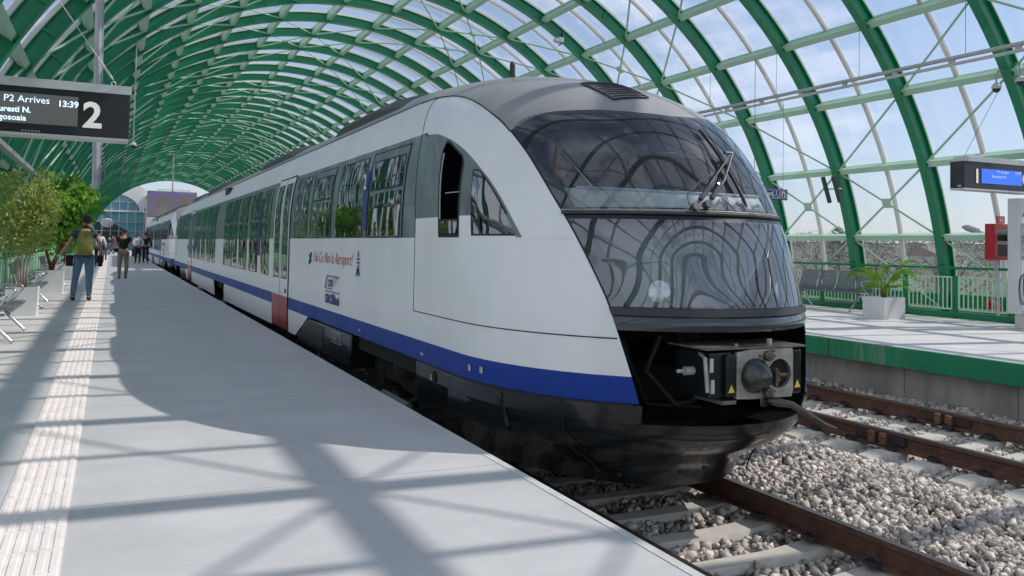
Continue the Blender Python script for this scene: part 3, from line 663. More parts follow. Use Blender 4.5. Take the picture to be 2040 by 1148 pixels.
for xx in (cx-.305, cx+.30):
    mb = MB(); mb.add([(xx-.028, cy-.022-(.0 if xx < cx else -.038), cz-.11), (xx+.028, cy-.022-(.0 if xx < cx else -.038), cz-.11), (xx, cy-.022-(.0 if xx < cx else -.038), cz-.055)], [(0,1,2)]); cp(mb, 'warning_triangle', wt_)
mb = MB(); mb.tube([(cx+.0, cy-.02, cz-.17), (cx+.05, cy-.06, cz-.185), (cx+.14, cy-.10, cz-.20), (cx+.24, cy-.14, cz-.26), (cx+.36, cy-.18, cz-.335), (cx+.44, cy-.2, cz-.365)], [.026, .03, .024, .019, .016, .013], 12)
cp(mb, 'release_lever', mat('greasy lever steel', (.10, .095, .085), .32, .7, var=.3, scale=10), smooth=True)
mb = MB(); mb.tube([(cx, cy+.3, cz), (XC, 5.85, cz)], .09, 12); cp(mb, 'draw_bar', 'under')
mb = MB(); mb.tube([(3.5, 4.95, .75), (3.42, 5.0, .5), (3.6, 4.9, .28), (3.7, 4.85, .3), (3.75, 4.7, .42)], .02, 8); mb.tube([(3.30, 5.2, .78), (3.32, 5.1, .6), (3.5, 5.1, .25), (3.9, 5.0, .22)], .016, 8)
mb.cyl((3.28, 5.15, .62), (0,1,0), .09, .02, 20)
cp(mb, 'hose', mat('dark hose', (.008, .007, .006), .7))
o = text('C 13', .10, mat('faint bay stencil', (.045, .042, .035), .7), 'bay_stencil', e, (3.72, 5.05, .70), '-Y')
# wipers
mb = MB()
def sp(t_, z_, off): return Vector(gridF(lambda u, v: S(u, v), np.array([t_]), np.array([z_]), off)[0, 0])
b1, b2_, j1 = sp(-.17, 1.645, .04), sp(-.10, 1.665, .04), sp(.165, 2.035, .075)
mb.tube([b1, sp(-.02, 1.85, .075), j1], [.012, .009, .006], 8); mb.tube([b2_, sp(.03, 1.83, .07), j1+Vector((.02, 0, .01))], [.012, .011, .007], 8)
mb.tube([sp(-.14, 1.69, .05), sp(-.07, 1.78, .07)], .019, 10); mb.tube([sp(-.075, 1.70, .05), sp(-.01, 1.79, .07)], .019, 10)
for q in (b1, b2_): mb.cyl(q+Vector((0, .01, -.005)), (0,-1,.3), .03, .05, 12)
mb.tube([sp(-.2, 1.66, .03), sp(-.2, 1.72, .05), sp(-.13, 1.80, .06), sp(-.02, 1.88, .08)], .005, 6)
mb.tube([sp(.13, 2.05, .07), sp(.19, 2.05, .075)], .014, 8)
tp(mb, 'wiper_arm', mat('wiper arm metal', (.16, .15, .15), .38, .6, var=.2, scale=20))
mb = MB(); bl = [sp(.086+(.13-.086)*q+(.178-.13)*max(0, q-.5), 2.268-(2.268-1.662)*q, .03+.012*sin(pi*q)) for q in lin(0, 1, 14)]
mb.tube(bl, [.006]+[.013]*12+[.006], 6)
mb.tube([b_+Vector((0, -.02, .01)) for b_ in bl[3:11]], .006, 6); tp(mb, 'wiper_blade', 'rubber')
# cab interior
mb = MB(); mb.b2(2.86, 5.10, 7.45, 7.5, .9, 2.5); mb.b2(3.2, 4.76, 7.45, 7.5, 2.5, 2.92); tp(mb, 'cab_bulkhead', 'interior')
mb = MB(); mb.b2(2.95, 5.0, 5.7, 7.44, .86, .9); tp(mb, 'cab_floor', 'interior')
mb = MB(); zt = 1.585
P0 = S(lin(-1, 1, 30)*(tA(1.585)-.03), np.full(30, zt)); P0[:, 1] += .04; P1 = np.stack([P0[:, 0]*1.0, np.maximum(P0[:, 1]+.12, 5.35+.0*P0[:, 1]), np.full(30, zt+.10)], -1); P1b = P1+np.array([0, .10, .115]); P2 = P1b+np.array([0, .35, -.02]); P3 = P0*1; P3[:, 1] = np.maximum(P3[:, 1]+.28, 5.0); P3[:, 2] = .93
mb.grid(np.stack([P0, P1, P1b, P2])); tp(mb, 'dashboard', 'interior light')
mb = MB(); mb.tube([tuple(q) for q in P1b[2:-2]+np.array([0, -.01, .004])], .010, 6); tp(mb, 'dashboard_rail', mat('pale blue rail', (.45, .6, .7), .4))
pp = np.array([[(4.13+.045*i, 4.98+.05*j+.03*((i*7+j*3) % 3), 1.655+.035*((i*5+j*7) % 4)*(.4+.2*j)) for i in range(9)] for j in range(5)]); mb = MB(); mb.grid(pp); pa_ = mb.build('paper', 'sign white'); tag(pa_, 'crumpled white sheet lying on the cab desk behind the wiper', 'paper')
mb = MB(); A = P0.copy(); A[:, 1] += .03; A[:, 2] -= .01; mb.grid(np.stack([P3, A])); tp(mb, 'lamp_panel', 'interior')
mb = MB(); z_ = 2.02
mb.tube([sp(-.62, 1.66, -.25), sp(-.6, 1.86, -.3), sp(-.72, 2.3, -.3)], .006, 6); mb.lathe(sp(-.62, 1.66, -.25), (0,0,1), [(0, .03), (.08, .01)], 10); tp(mb, 'microphone_stand', 'interior light')
mb = MB(); mb.grid(gridF(fr_up, lin(-.8, .8, 30), lin(.66, .9, 4), -.12)); tp(mb, 'sun_blind', glassmat('smoked sun blind', (.72, .72, .70), .02, .2, dirt=.12))
for s_ in (-1, 1):
    mb = MB(); c_ = sp(s_*.43, 1.09, -.10); mb.lathe(c_, (s_*.35, -1, .1), [(-.03, .05), (0, .075), (.015, .078), (.018, .06)], 24)
    tp(mb, 'headlight', mat('headlight reflector', (.6, .6, .6), .12, .9))
for xx in (3.4, 4.5):
    mb = MB(); mb.box((xx, 6.45, 1.38), (.45, .45, .1)); mb.box((xx, 6.70, 1.78), (.42, .10, .72)); mb.box((xx, 6.70, 2.2), (.25, .08, .16)); mb.cyl((xx, 6.45, 1.1), (0,0,1), .06, .5, 10)
    tp(mb, 'driver_seat', 'seat cloth', bevel=.03)
# cab side windows
def sidewin(z0, z1, y0, y1, name, gl='side glass', fr=.02, sides=(1, -1), off=.006, frm='rubber', parent=None):
    for sg in sides:
        f0 = y0 if callable(y0) else (lambda z: y0+0*z); f1 = y1 if callable(y1) else (lambda z: y1+0*z)
        mb = MB(); side(mb, z0-fr, z1+fr, (lambda z: f0(z)-fr), (lambda z: f1(z)+fr), 12, off*.5, sides=(sg,), ny=8); w_ = tp(mb, name, frm, parent=parent)
        mb = MB(); side(mb, z0, z1, f0, f1, 12, off, sides=(sg,), ny=8); g_ = mb.build('pane', gl, w_, smooth=True)
sidewin(1.45, 2.25, lambda z: 6.49+.15*(z-1.43)+np.clip(z-2.09, 0, 1)*1.9, lambda z: 6.90+.12*(z-1.43)-np.clip(z-2.2, 0, 1)*.5, 'cab_door_window', gl=mat('painted shade in open cab window', (.002, .002, .003), .8, spec=.0), fr=.028)  # black sheet in the open window stands in for the cab's shade
for q_ in (1, -1): mb = MB(); side(mb, 1.425, 1.60, yB, (lambda z: yB(z)+.05), 5, .004, sides=(q_,), ny=4); tp(mb, 'quarter_trim', 'band')
sidewin(1.45, 1.965, lambda z: yB(z)+.04, lambda z: 6.24+.26*(z-1.43), 'quarter_window', fr=.014)
for q_ in (1, -1):
    mb = MB(); side(mb, 1.455, 1.56, 6.50, 6.90, 4, .010, sides=(q_,), ny=4); tp(mb, 'lower_pane', 'side glass', smooth=True)
    mb = MB(); side(mb, 1.56, 1.575, 6.50, 6.91, 3, .012, sides=(q_,), ny=4); tp(mb, 'sash_bar', 'rubber')
    mb = MB(); mb.tube([tuple(sideP(np.array(6.86+.12*(z_-1.43)), np.array(z_), q_)+np.array([-q_*.010, 0, 0])) for z_ in lin(1.58, 2.16, 8)], .007, 6); tp(mb, 'grab_rail', 'zinc')
    mb = MB(); mb.tube([tuple(sideP(np.array(6.52+.02*k), np.array(1.80), q_)+np.array([-q_*.009, 0, 0])) for k in range(14)], .004, 5); tp(mb, 'blind_edge', 'interior')
# passenger windows
for y0, y1, typ in ((12.45, 13.38, 0), (11.02, 12.10, 1), (9.42, 10.68, 0), (8.02, 9.15, 1)):
    if typ == 0: sidewin(1.44, 2.33, y0, y1, 'side_window', fr=.012)
    else:
        for sg in (1, -1):
            mb = MB(); side(mb, 1.43, 2.35, y0-.07, y1+.06, 12, .004, sides=(sg,), ny=6); w_ = tp(mb, 'side_window', 'band')
            mb = MB()
            for zz_ in (2.352, 1.43): mb.tube([tuple(sideP(np.array(q), np.array(zz_), sg)+np.array([-sg*.006, 0, 0])) for q in (y0-.07, y1+.06)], .005, 5)
            for yy in (y0-.07, y1+.06): mb.tube([tuple(sideP(np.array(yy), np.array(q), sg)+np.array([-sg*.006, 0, 0])) for q in lin(1.43, 2.352, 8)], .005, 5)
            mb.build('seal', 'rubber', w_)
            mb = MB(); side(mb, 1.445, 1.90, y0, y1, 6, .009, sides=(sg,), ny=6); mb.build('pane', 'side glass', w_, smooth=True)
            mb = MB(); side(mb, 1.95, 2.25, y0, y1-.02, 6, .009, sides=(sg,), ny=6); mb.build('pane', 'side glass', w_, smooth=True)
            mb = MB(); side(mb, 1.935, 1.948, y0, y1, 3, .012, sides=(sg,), ny=3); side(mb, 2.25, 2.262, y0, y1, 3, .012, sides=(sg,), ny=3); mb.build('sash', 'rubber', w_)
for y0, y1 in ((15.62, 16.52), (16.95, 18.06), (18.40, 19.62), (19.94, 21.14), (21.40, 22.42)): sidewin(.78, 2.32, y0, y1, 'side_window', fr=.012)
# door
for sg in (1, -1):
    mb = MB(); side(mb, -.05, 2.44, DY0-.02, DY1+.02, 20, .006, sides=(sg,), ny=3)
    d = tp(mb, 'passenger_door', 'rubber')
    for a, b_ in ((DY0+.02, (DY0+DY1)/2-.015), ((DY0+DY1)/2+.015, DY1-.02)):
        mb = MB(); side(mb, .49, 2.41, a, b_, 16, .012, sides=(sg,), ny=3); mb.build('door_leaf', 'white', d, smooth=True)
        mb = MB(); side(mb, -.02, .49, a, b_, 8, .012, sides=(sg,), ny=3); mb.build('kick_panel', 'red', d, smooth=True)
        mb = MB(); side(mb, .79, 2.30, a+.10, b_-.10, 14, .017, sides=(sg,), ny=4); mb.build('door_pane', 'side glass', d, smooth=True)
        mb = MB(); side(mb, .77, 2.32, a+.085, b_-.085, 14, .0145, sides=(sg,), ny=4); mb.build('pane_seal', 'rubber', d, smooth=True)
    mb = MB(); mb.box((XC-sg*1.435, DY0+.16, .58), (.02, .03, .06)); mb.build('door_button', 'rubber', d)
# blue upright signs beside windows
def upright(y0, y1, z0, z1):
    mb = MB(); side(mb, z0, z1, y0, y1, 8, .014, sides=(1,), ny=3); return tp(mb, 'car_sign', 'sign blue', smooth=True)
sg1 = upright(9.20, 9.40, 1.50, 2.18); upright(16.62, 16.85, 1.1, 2.2); upright(21.2, 21.36, .95, 2.1)
# lower white aprons, grille box, running gear
def apron(pts, name, m, x=.008, sides=(1, -1), **k):
    for sg in sides:
        mb = MB(); v = [tuple(sideP(np.array(y_), np.array(z_), sg)+np.array([-sg*x, 0, 0])) for y_, z_ in pts]; v2 = [(a+sg*.03, b_, c_) for a, b_, c_ in v]; n = len(v)
        mb.add(v+v2, [tuple(range(n)), tuple(range(2*n-1, n-1, -1))]+[(i, (i+1) % n, n+(i+1) % n, n+i) for i in range(n)])
        o = tp(mb, name, m, smooth=False)
    return o
apron([(12.18, .305), (DY0-.02, .305), (DY0-.02, -.05), (13.12, -.05)], 'apron', 'white', 0)
apron([(DY1+.02, .305), (22.1, .305), (22.23, -.10), (DY1+.02, -.06)], 'apron', 'white', 0)
for sg in (-1, 1):
    mb = MB(); mb.b2(*sorted((XC-sg*1.40, XC-sg*.9)), 9.86, 12.95, -.12, .29); gb = tp(mb, 'equipment_box', 'skirt', bevel=.02)
mb = MB()
for q in range(8): mb.b2(XC-1.418, XC-1.395, 11.25, 12.25+.09*q, .22-.036*q, .236-.036*q)
mb.build('grille', mat('grille slats', (.06, .07, .07), .4, .3), gb)
mb = MB(); mb.b2(XC-1.41, XC-1.401, 10.30, 10.74, .11, .25); mb.build('data_plate', 'mark', gb)
mb = MB(); mb.b2(XC-1.413, XC-1.409, 10.31, 10.73, .12, .24); mb.build('data_plate_face', 'skirt', gb)
o = text('UIC', .085, 'mark', 'data_plate_lettering', gb, (XC-1.416, 10.66, .15), '-X', sx=1.3)
apron([(5.75, .275), (6.62, .265), (6.6, .02), (5.75, .02)], 'skirt_hatch', 'skirt', .01, sides=(1,))
for y_, z_, a, b_ in ((9.4, .385, .06, .03), (7.28, .375, .07, .03), (6.18, .40, .05, .06), (6.0, .405, .055, .06), (7.03, .2, .03, .06)):
    mb = MB(); c_ = sideP(np.array(y_), np.array(z_), 1); mb.box(tuple(c_+np.array([-.004, 0, 0])), (.004, a, b_*.8)); tp(mb, 'painted_mark', 'mark')
mb = MB(); c_ = sideP(np.array(6.95), np.array(.22), 1); mb.cyl(c_, (1,0,0), .05, .02, 18); tp(mb, 'filler_cap', 'under')
# panel joints
mb = MB()
zs = np.concatenate([lin(.745, 2.3, 24), lin(2.34, 2.83, 12)]); ys_ = np.where(zs < 2.2, 7.55+.1*np.clip((zs-1.5)/.7, 0, 1), 7.65+.33*np.clip((zs-2.2)/.63, 0, 1)**1.6)
for sg in (1, -1):
    mb = MB(); mb.tube([tuple(sideP(np.array(a), np.array(b_), sg)+np.array([-sg*.0, 0, 0])) for a, b_ in zip(ys_, zs)], .0045, 5)
    mb.tube([tuple(sideP(np.array(a), np.array(.742), sg)) for a in np.concatenate([lin(4.93, 6.5, 24), [7.55]])], .0045, 5)
    mb.tube([tuple(sideP(np.array(a), np.array(.302), sg)) for a in np.concatenate([lin(4.85, 6.5, 24), [7.44]])], .009, 5)
    mb.tube([tuple(sideP(np.array(5.25+.35*max(0, .1-b_)), np.array(b_), sg)) for b_ in lin(.3, -.4, 12)], .007, 5)
    tp(mb, 'panel_joint', 'rubber')
mb = MB(); mb.b2(XC-1.30, XC+1.30, 7.3, JY-.1, .12, .44); tp(mb, 'underframe', 'under')
mb = MB(); mb.b2(XC-1.0, XC+1.0, 15.3, 22.0, -.4, .2); tp(mb, 'engine_casing', 'under')
def bogie(y, nm):
    mb = MB()
    for sg in (-1, 1):
        mb.b2(*sorted((XC+sg*.98, XC+sg*1.12)), y-1.25, y+1.25, -.15, .02); mb.cyl((XC+sg*1.05, y, .06), (0,0,1), .22, .16, 16)
        mb.tube([(XC+sg*1.2, y-.9, -.05), (XC+sg*1.25, y-.2, -.3)], .03, 8)
    mb.b2(XC-1.1, XC+1.1, y-.25, y+.25, -.2, 0.0)
    b_ = tp(mb, 'bogie', 'under', bevel=.02)
    for q in (-.95, .95):
        mb = MB()
        for sg in (-1, 1): mb.lathe((XC+sg*.75, y+q, -.165), (sg,0,0), [(-.07, .385), (-.04, .36), (.06, .385), (.07, .30), (.075, .1)], 28); mb.box((XC+sg*1.05, y+q, -.13), (.16, .3, .24))
        mb.cyl((XC, y+q, -.165), (1,0,0), .08, 1.9, 12); mb.build('wheelset', mat('wheel steel', (.05, .04, .035), .5, .5, var=.3, scale=10), b_)
    mb = MB(); mb.tube([(XC-1.3, y-.6, -.22), (XC-1.3, y+.25, -.22)], .035, 12); mb.build('damper', mat('pale damper', (.22, .26, .26), .4), b_)
bogie(8.55, 'front')
mb = MB(); mb.b2(XC-1.25, XC+1.25, 22.9, JY+.0, -.0, 2.75); tp(mb, 'gangway', 'rubber')
# mirror every part of the front car to make the rear one
def mirror(o):
    c = o.copy(); COL.objects.link(c)
    mt = Matrix.Translation((0, 2*JY, 0)) @ Matrix.Diagonal((1, -1, 1, 1)); c.matrix_parent_inverse = tM @ mt
    for ch in [x for x in ALL if x.parent is o]:
        d_ = ch.copy(); COL.objects.link(d_); d_.parent = c
        for g2 in [x for x in ALL if x.parent is ch]: h_ = g2.copy(); COL.objects.link(h_); h_.parent = d_
    return c
ALL = list(bpy.data.objects)
skipm = ('wiper_arm', 'wiper_blade', 'microphone_stand', 'driver_seat')
for o in half:
    if o.name.split('.')[0] not in skipm and o.parent is train: mirror(o)
bogie(JY, 'middle')
# writing on the side (front car and rear car, never mirrored)
def side_text(s, size, m, name, y, z, **k): 
    o = text(s, size, m, name, train, (XC-1.423, y, z), '-X', **k); o.matrix_parent_inverse = tM; return o
for dy in (0, 21.2):
    side_text('Hai Cu Noi la Aeroport!', .215, 'sign red', 'slogan', 11.90+dy, 1.095, shear=.45, sx=.98, bold=-.0045)
    mb = MB(); x_ = XC-1.424
    mb.tube([(x_, 12.14+dy, 1.06), (x_, 12.03+dy, 1.22)], .014, 4); mb.tube([(x_, 12.13+dy, 1.19), (x_, 12.04+dy, 1.09)], .011, 4); mb.tube([(x_, 12.15+dy, 1.11), (x_, 12.1+dy, 1.07)], .008, 4)
    tb(mb, 'plane_emblem', 'sign blue')
    mb = MB(); y_ = 9.52+dy
    for q, (z_, w_) in enumerate(((1.22, .05), (1.18, .09), (1.14, .09), (1.10, .05), (1.07, .08))): mb.box((x_, y_, z_), (.004, w_, .022))
    mb.tube([(x_, y_-.06, .99), (x_, y_-.015, 1.07)], .008, 4); mb.tube([(x_, y_+.06, .99), (x_, y_+.015, 1.07)], .008, 4); mb.box((x_, y_, 1.25), (.004, .02, .04)); mb.box((x_, y_, 1.02), (.004, .08, .012))
    tb(mb, 'tower_emblem', 'sign blue')
    side_text('CFR', .13, 'sign blue', 'logo_lettering', 10.99+dy, .80, shear=.2, sx=1.1, bold=.002)
    mb = MB(); mb.tube([(x_, 10.75+dy, .775), (x_, 11.12+dy, .775), (x_, 11.10+dy, .82), (x_, 11.02+dy, .935), (x_, 10.4+dy, .935)], .007, 4)
    for q in range(4): mb.tube([(x_, 10.72+dy, .91-.03*q), (x_, 10.45+dy+.06*q, .91-.03*q)], .004, 4)
    mb.box((x_, 10.73+dy, .735), (.004, .76, .012)); tb(mb, 'logo_emblem', 'sign blue')
    side_text('CFR Călători', .155, 'sign blue', 'operator_lettering', 11.12+dy, .59, sx=.86, bold=.006)
side_text('2', .24, 'sign white', 'class_numeral', 9.365, 1.97, bold=.004)
mb = MB(); x_ = XC-1.414
for z_, c_ in ((1.88, 0), (1.76, 1), (1.64, 1)): mb.box((x_+.02, 9.345, z_), (.02, .06, .07)); mb.box((x_+.02, 9.26, z_), (.02, .06, .07))
tb(mb, 'sign_pictogram', mat('pale pictogram', (.35, .38, .55), .5))
# second and third railcars behind
train2 = copy_tree(train); train2.location.y += 38.25; tag(train2, 'second white railcar, coupled behind the first and mostly hidden by it', 'train')

# ================================================================== PLATFORM FURNITURE
M['alu'] = mat('brushed aluminium', (.62, .63, .64), .35, .5, var=.08, scale=6, stretch=(1, 1, 8))
M['case'] = mat('black display case', (.008, .009, .012), .3, coat=.2)
M['lcd off'] = mat('dim grey display panel', (.03, .03, .03), .4, emit=((.055, .06, .06), 1))
M['lcd text'] = mat('pale blue display letters', (.1, .1, .1), .5, emit=((.62, .80, 1), 1.15))
M['lcd blue'] = mat('lit blue display', (.02, .05, .2), .4, emit=((.03, .13, .78), 1.0))
M['lcd pale'] = mat('dim pale display letters', (.1, .1, .1), .5, emit=((.30, .42, .85), 1))
M['numeral'] = mat('cream backlit numeral', (.75, .74, .69), .5, emit=((.75, .73, .66), .35))
def display(x0, x1, y, z0, z1, lab, left):
    e = empty('platform_display', ((x0+x1)/2, y, z0), lab, 'display'); im = Matrix.Translation(e.location).inverted()
    def bd(mb, n, m, **k): o = mb.build(n, m, e, **k); o.matrix_parent_inverse = im; return o
    mb = MB(); mb.b2(x0, x1, y, y+.27, z0+.035, z1-.09); bd(mb, 'case', 'case', bevel=.004)
    mb = MB(); mb.b2(x0+.0 if left else x0+.10, x1+.012, y-.014, y+.284, z1-.092, z1); mb.b2(x0, x1, y-.006, y+.275, z0, z0+.03); bd(mb, 'metal_housing', 'alu', bevel=.004)
    return e, im, bd
e, im, bd = display(-1.95, .135, 10.0, 2.405, 3.0, 'hanging black departure display with a cream number 2 and grey screen on the left', True)
mb = MB(); mb.b2(-1.62, -.36, 9.992, 10.01, 2.53, 2.84); bd(mb, 'screen', 'lcd off')
def dt(s, size, m, x, z, e, im, y, al='LEFT', bold=0, n='screen_text'): o = text(s, size, m, n, e, (x, y, z), '-Y', al, bold=bold); o.matrix_parent_inverse = im
dt('2', .375, 'numeral', -.315, 2.535, e, im, 9.985, bold=.010, n='platform_number')
dt('P2 Arrives', .098, 'lcd text', -1.04, 2.745, e, im, 9.985); dt('13:39', .088, 'lcd text', -.55, 2.728, e, im, 9.985, bold=.002)
dt('Bucuresti N.', .080, 'lcd text', -.79, 2.64, e, im, 9.985, 'RIGHT', bold=.002); dt('Mogosoaia', .082, 'lcd text', -.83, 2.555, e, im, 9.985, 'RIGHT', bold=.0012); dt('IR 8053', .088, 'lcd text', -1.6, 2.75, e, im, 9.985) if False else None
mb = MB()
for x_ in (-.86, -.83, -.80, -.77, -.74, -.71): mb.box((x_, 9.994, 2.455), (.018, .006, .012))
bd(mb, 'maker_mark', 'mark')
mb = MB(); mb.tube([(-.03, 10.1, 3.07), (-1.05, 10.1, 4.55), (-1.15, 10.1, 4.7)], .005, 5); mb.tube([(-.045, 10.1, 3.09), (-.17, 10.1, 3.27)], .012, 8); bd(mb, 'hanging_wire', 'alu')
mb = MB(); mb.tube([(-.03+.022*cos(a), 10.1, 3.035+.022*sin(a)) for a in lin(0, 6.2, 12)], .005, 5); mb.cyl((-.07, 9.985, 2.93), (0,1,0), .018, .02, 10); bd(mb, 'eye_bolt', 'alu')
e, im, bd = display(13.03, 14.85, 9.7, 2.47, 3.05, 'hanging black display with a cream number 1 and lit blue screen on the right', False)
mb = MB(); mb.b2(13.47, 14.53, 9.692, 9.71, 2.60, 2.85); bd(mb, 'screen', 'lcd blue')
dt('1', .34, 'numeral', 13.255, 2.60, e, im, 9.685, bold=.006, n='platform_number')
dt('P1 Arrives', .07, 'lcd pale', 13.86, 2.79, e, im, 9.685); dt('13:39', .07, 'lcd pale', 14.33, 2.79, e, im, 9.685); dt('Bucuresti N.', .075, 'lcd pale', 13.72, 2.705, e, im, 9.685); dt('via Mogosoaia', .06, 'lcd pale', 13.72, 2.63, e, im, 9.685) if False else None
mb = MB(); mb.cyl((14.66, 9.69, 2.72), (0,1,0), .11, .02, 32); bd(mb, 'clock_face', 'numeral')
mb = MB(); mb.tube([(13.2, 9.83, 3.05), (13.25, 9.83, 3.12), (14.0, 9.7, 4.35)], .004, 5); bd(mb, 'hanging_wire', 'darkiron')
mb = MB(); mb.b2(13.0, 13.028, 9.75, 9.8, 2.52, 2.55); bd(mb, 'maker_mark', 'mark')

def hang(name, cat, lab, build): 
    e = empty(name, (0, 0, 0), lab, cat); build(e); return e
# blue pictogram sign behind the train nose
e = empty('pictogram_sign', (13.75, 15, 2.55), 'dark blue toilet sign with white pictograms hanging behind the train nose', 'sign')
mb = MB(); mb.b2(-.72, .36, 0, .06, 0, .25); mb.build('sign_board', 'sign blue', e, bevel=.004)
for k in range(5):
    mb = MB(); x0_ = -.70+.21*k
    for a in ((x0_, x0_+.19, .025, .032), (x0_, x0_+.19, .218, .225)): mb.b2(a[0], a[1], -.004, .0, a[2], a[3])
    for xx in (x0_, x0_+.183): mb.b2(xx, xx+.007, -.004, 0, .025, .225)
    if k == 3:
        mb.cyl((x0_+.09, -.003, .185), (0,1,0), .016, .004, 12); mb.tube([(x0_+.09, -.003, .165), (x0_+.10, -.003, .11), (x0_+.14, -.003, .10), (x0_+.155, -.003, .05)], .009, 5); mb.tube([(x0_+.085+.045*cos(a), -.003, .085+.045*sin(a)) for a in lin(2, 6, 12)], .006, 5)
    if k == 4:
        mb.b2(x0_+.04, x0_+.15, -.004, 0, .05, .2)
    if k in (0, 1): mb.cyl((x0_+.095, -.003, .18), (0,1,0), .018, .004, 12); mb.b2(x0_+.07, x0_+.12, -.004, 0, .09, .155); mb.b2(x0_+.075, x0_+.09, -.004, 0, .04, .09); mb.b2(x0_+.10, x0_+.115, -.004, 0, .04, .09)
    mb.build('pictogram', 'sign white', e)
    if k == 4:
        mb = MB(); mb.cyl((x0_+.095, -.006, .16), (0,1,0), .014, .004, 12); mb.b2(x0_+.075, x0_+.115, -.008, -.004, .06, .14); mb.build('pictogram', 'sign blue', e)
text('WC', .11, 'sign white', 'lettering', e, (-.265, -.003, .085), '-Y', bold=.003)
mb = MB(); mb.tube([(-.6, .03, .25), (-.6, .03, 3.2)], .006, 5); mb.tube([(.25, .03, .25), (.25, .03, 2.3)], .004, 5); mb.build('hanging_wire', 'darkiron', e)
# advertising totem
tot = empty('advertising_totem', (14.5, 9.5, .1), 'tall white advertising stand with a poster at the right edge', 'advertising stand')
M['totem'] = mat('white powder coated metal', (.62, .63, .65), .45, var=.04)
mb = MB(); mb.b2(-.5, .5, -.10, .10, .27, 2.25); mb.build('cabinet', 'totem', tot, bevel=.006)
mb = MB(); mb.b2(-.34, .34, -.08, .08, .012, .268); mb.b2(-.42, .42, -.14, .14, 0, .012); mb.build('foot', 'alu', tot)
mb = MB(); mb.b2(-.44, .44, -.106, -.101, .33, 2.2); mb.build('poster', mat('pale printed poster', (.66, .70, .74), .25, var=.1, scale=1.2, coat=.3), tot)
mb = MB(); mb.b2(-.44, .44, -.110, -.107, 1.2, 1.82); mb.build('poster_photo', mat('printed platform photo', (.25, .30, .30), .25, var=.6, scale=3, stretch=(1, 1, 3), coat=.3), tot)
mb = MB()
for q in range(9): mb.tube([(-.42+.05*q+.1*cos(a)*(1+.3*sin(q*2)), -.112, .68+.03*q+.25*sin(a)) for a in lin(0, 5.5, 20)], .006, 4)
mb.build('poster_drawing', mat('black poster linework', (.04, .04, .05), .4), tot)
text('ARCADA', .13, 'sign red', 'poster_lettering', tot, (-.42, -.112, 1.93), '-Y', bold=.002)
mb = MB(); mb.add([(-.36, -.112, 2.05), (-.30, -.112, 2.05), (-.27, -.112, 2.16)], [(0,1,2)]); mb.add([(-.26, -.112, 2.05), (-.20, -.112, 2.05), (-.25, -.112, 2.13)], [(0,1,2)]); mb.build('poster_emblem', 'sign red', tot)
# hydrant cabinet
hyd = empty('hydrant_cabinet', (15.25, 10.6, 1.28), 'red fire hose cabinet with a dark glass door and H plate on a post', 'fire cabinet')
M['fire red'] = mat('red fire cabinet paint', (.48, .012, .018), .35, var=.05, coat=.2)
mb = MB(); a_, b_ = -.12, .55
for bx in ((-.06, .18, a_, b_, 0, .09), (-.06, .18, a_, b_, .60, .68), (-.06, .18, a_, a_+.09, .09, .60), (-.06, .18, b_-.09, b_, .09, .60), (.16, .18, a_, b_, .09, .6)): mb.b2(*bx)
HR = Matrix.Rotation(R(0), 4, 'Z')
mb = MB()
for bx in ((-.3, .35, -.1, .1, 0, .08), (-.3, .35, -.1, .1, .60, .68), (-.3, -.22, -.1, .1, .08, .60), (.27, .35, -.1, .1, .08, .60), (-.22, .27, .08, .1, .08, .6)): mb.b2(*bx)
mb.build('cabinet', 'fire red', hyd)
mb = MB(); mb.b2(-.22, .27, -.06, -.055, .08, .6); mb.build('glass_door', glassmat('cabinet glass', (.12, .12, .12), .05), hyd)
mb = MB(); mb.tube([(.02+.13*cos(a), .02, .32+.13*sin(a)) for a in lin(0, 6.2, 20)], .04, 8); mb.cyl((.02, 0, .32), (0,1,0), .05, .1, 12); mb.build('hose_reel', 'alu', hyd)
mb = MB(); mb.b2(-.12, .10, -.02, 0, .69, .83); mb.build('plate', 'fire red', hyd)
text('H', .15, 'sign white', 'plate_lettering', hyd, (-.06, -.023, .705), '-Y', bold=.003)
mb = MB(); mb.tube([(.05, .08, -1.16), (.05, .08, 0)], .03, 8); mb.tube([(-.05, .08, -1.0), (-.05, .08, 0)], .012, 6); mb.build('stand_pipe', 'totem', hyd)
v = MB(); v.cyl((15.45, 10.95, .42), (1,0,0), .10, .06, 20); v.cyl((15.45, 10.95, .42), (1,0,0), .03, .22, 10); v.cyl((15.45, 10.78, .38), (0,1,0), .05, .12, 12); tag(v.build('hydrant_valve', 'fire red'), 'small red hydrant valve near the floor behind the railing', 'valve')
# speakers on the rib
for k, (a_, yy) in enumerate(((20.6, 14.42), (20.6, 14.12))):
    a = R(a_); c_ = Vector((CX+8.78*cos(a), yy, CZ+8.78*sin(a)))
    e = empty('column_speaker', c_, ('left' if k == 0 else 'right')+'-hand one of two slanted grey loudspeaker bars on a green rib', 'loudspeaker')
    rot = Matrix.Rotation(-(a), 3, 'Y'); mb = MB(); mb.box((0, 0, 0), (.07, .08, .62), rot); mb.build('cabinet', mat('dark grey speaker', (.05, .05, .055), .5), e, bevel=.01)
    mb = MB(); mb.tube([(.03, .0, .02), (.2, .05 if k else -.2, .02)], .015, 6); mb.build('bracket', 'zinc', e)
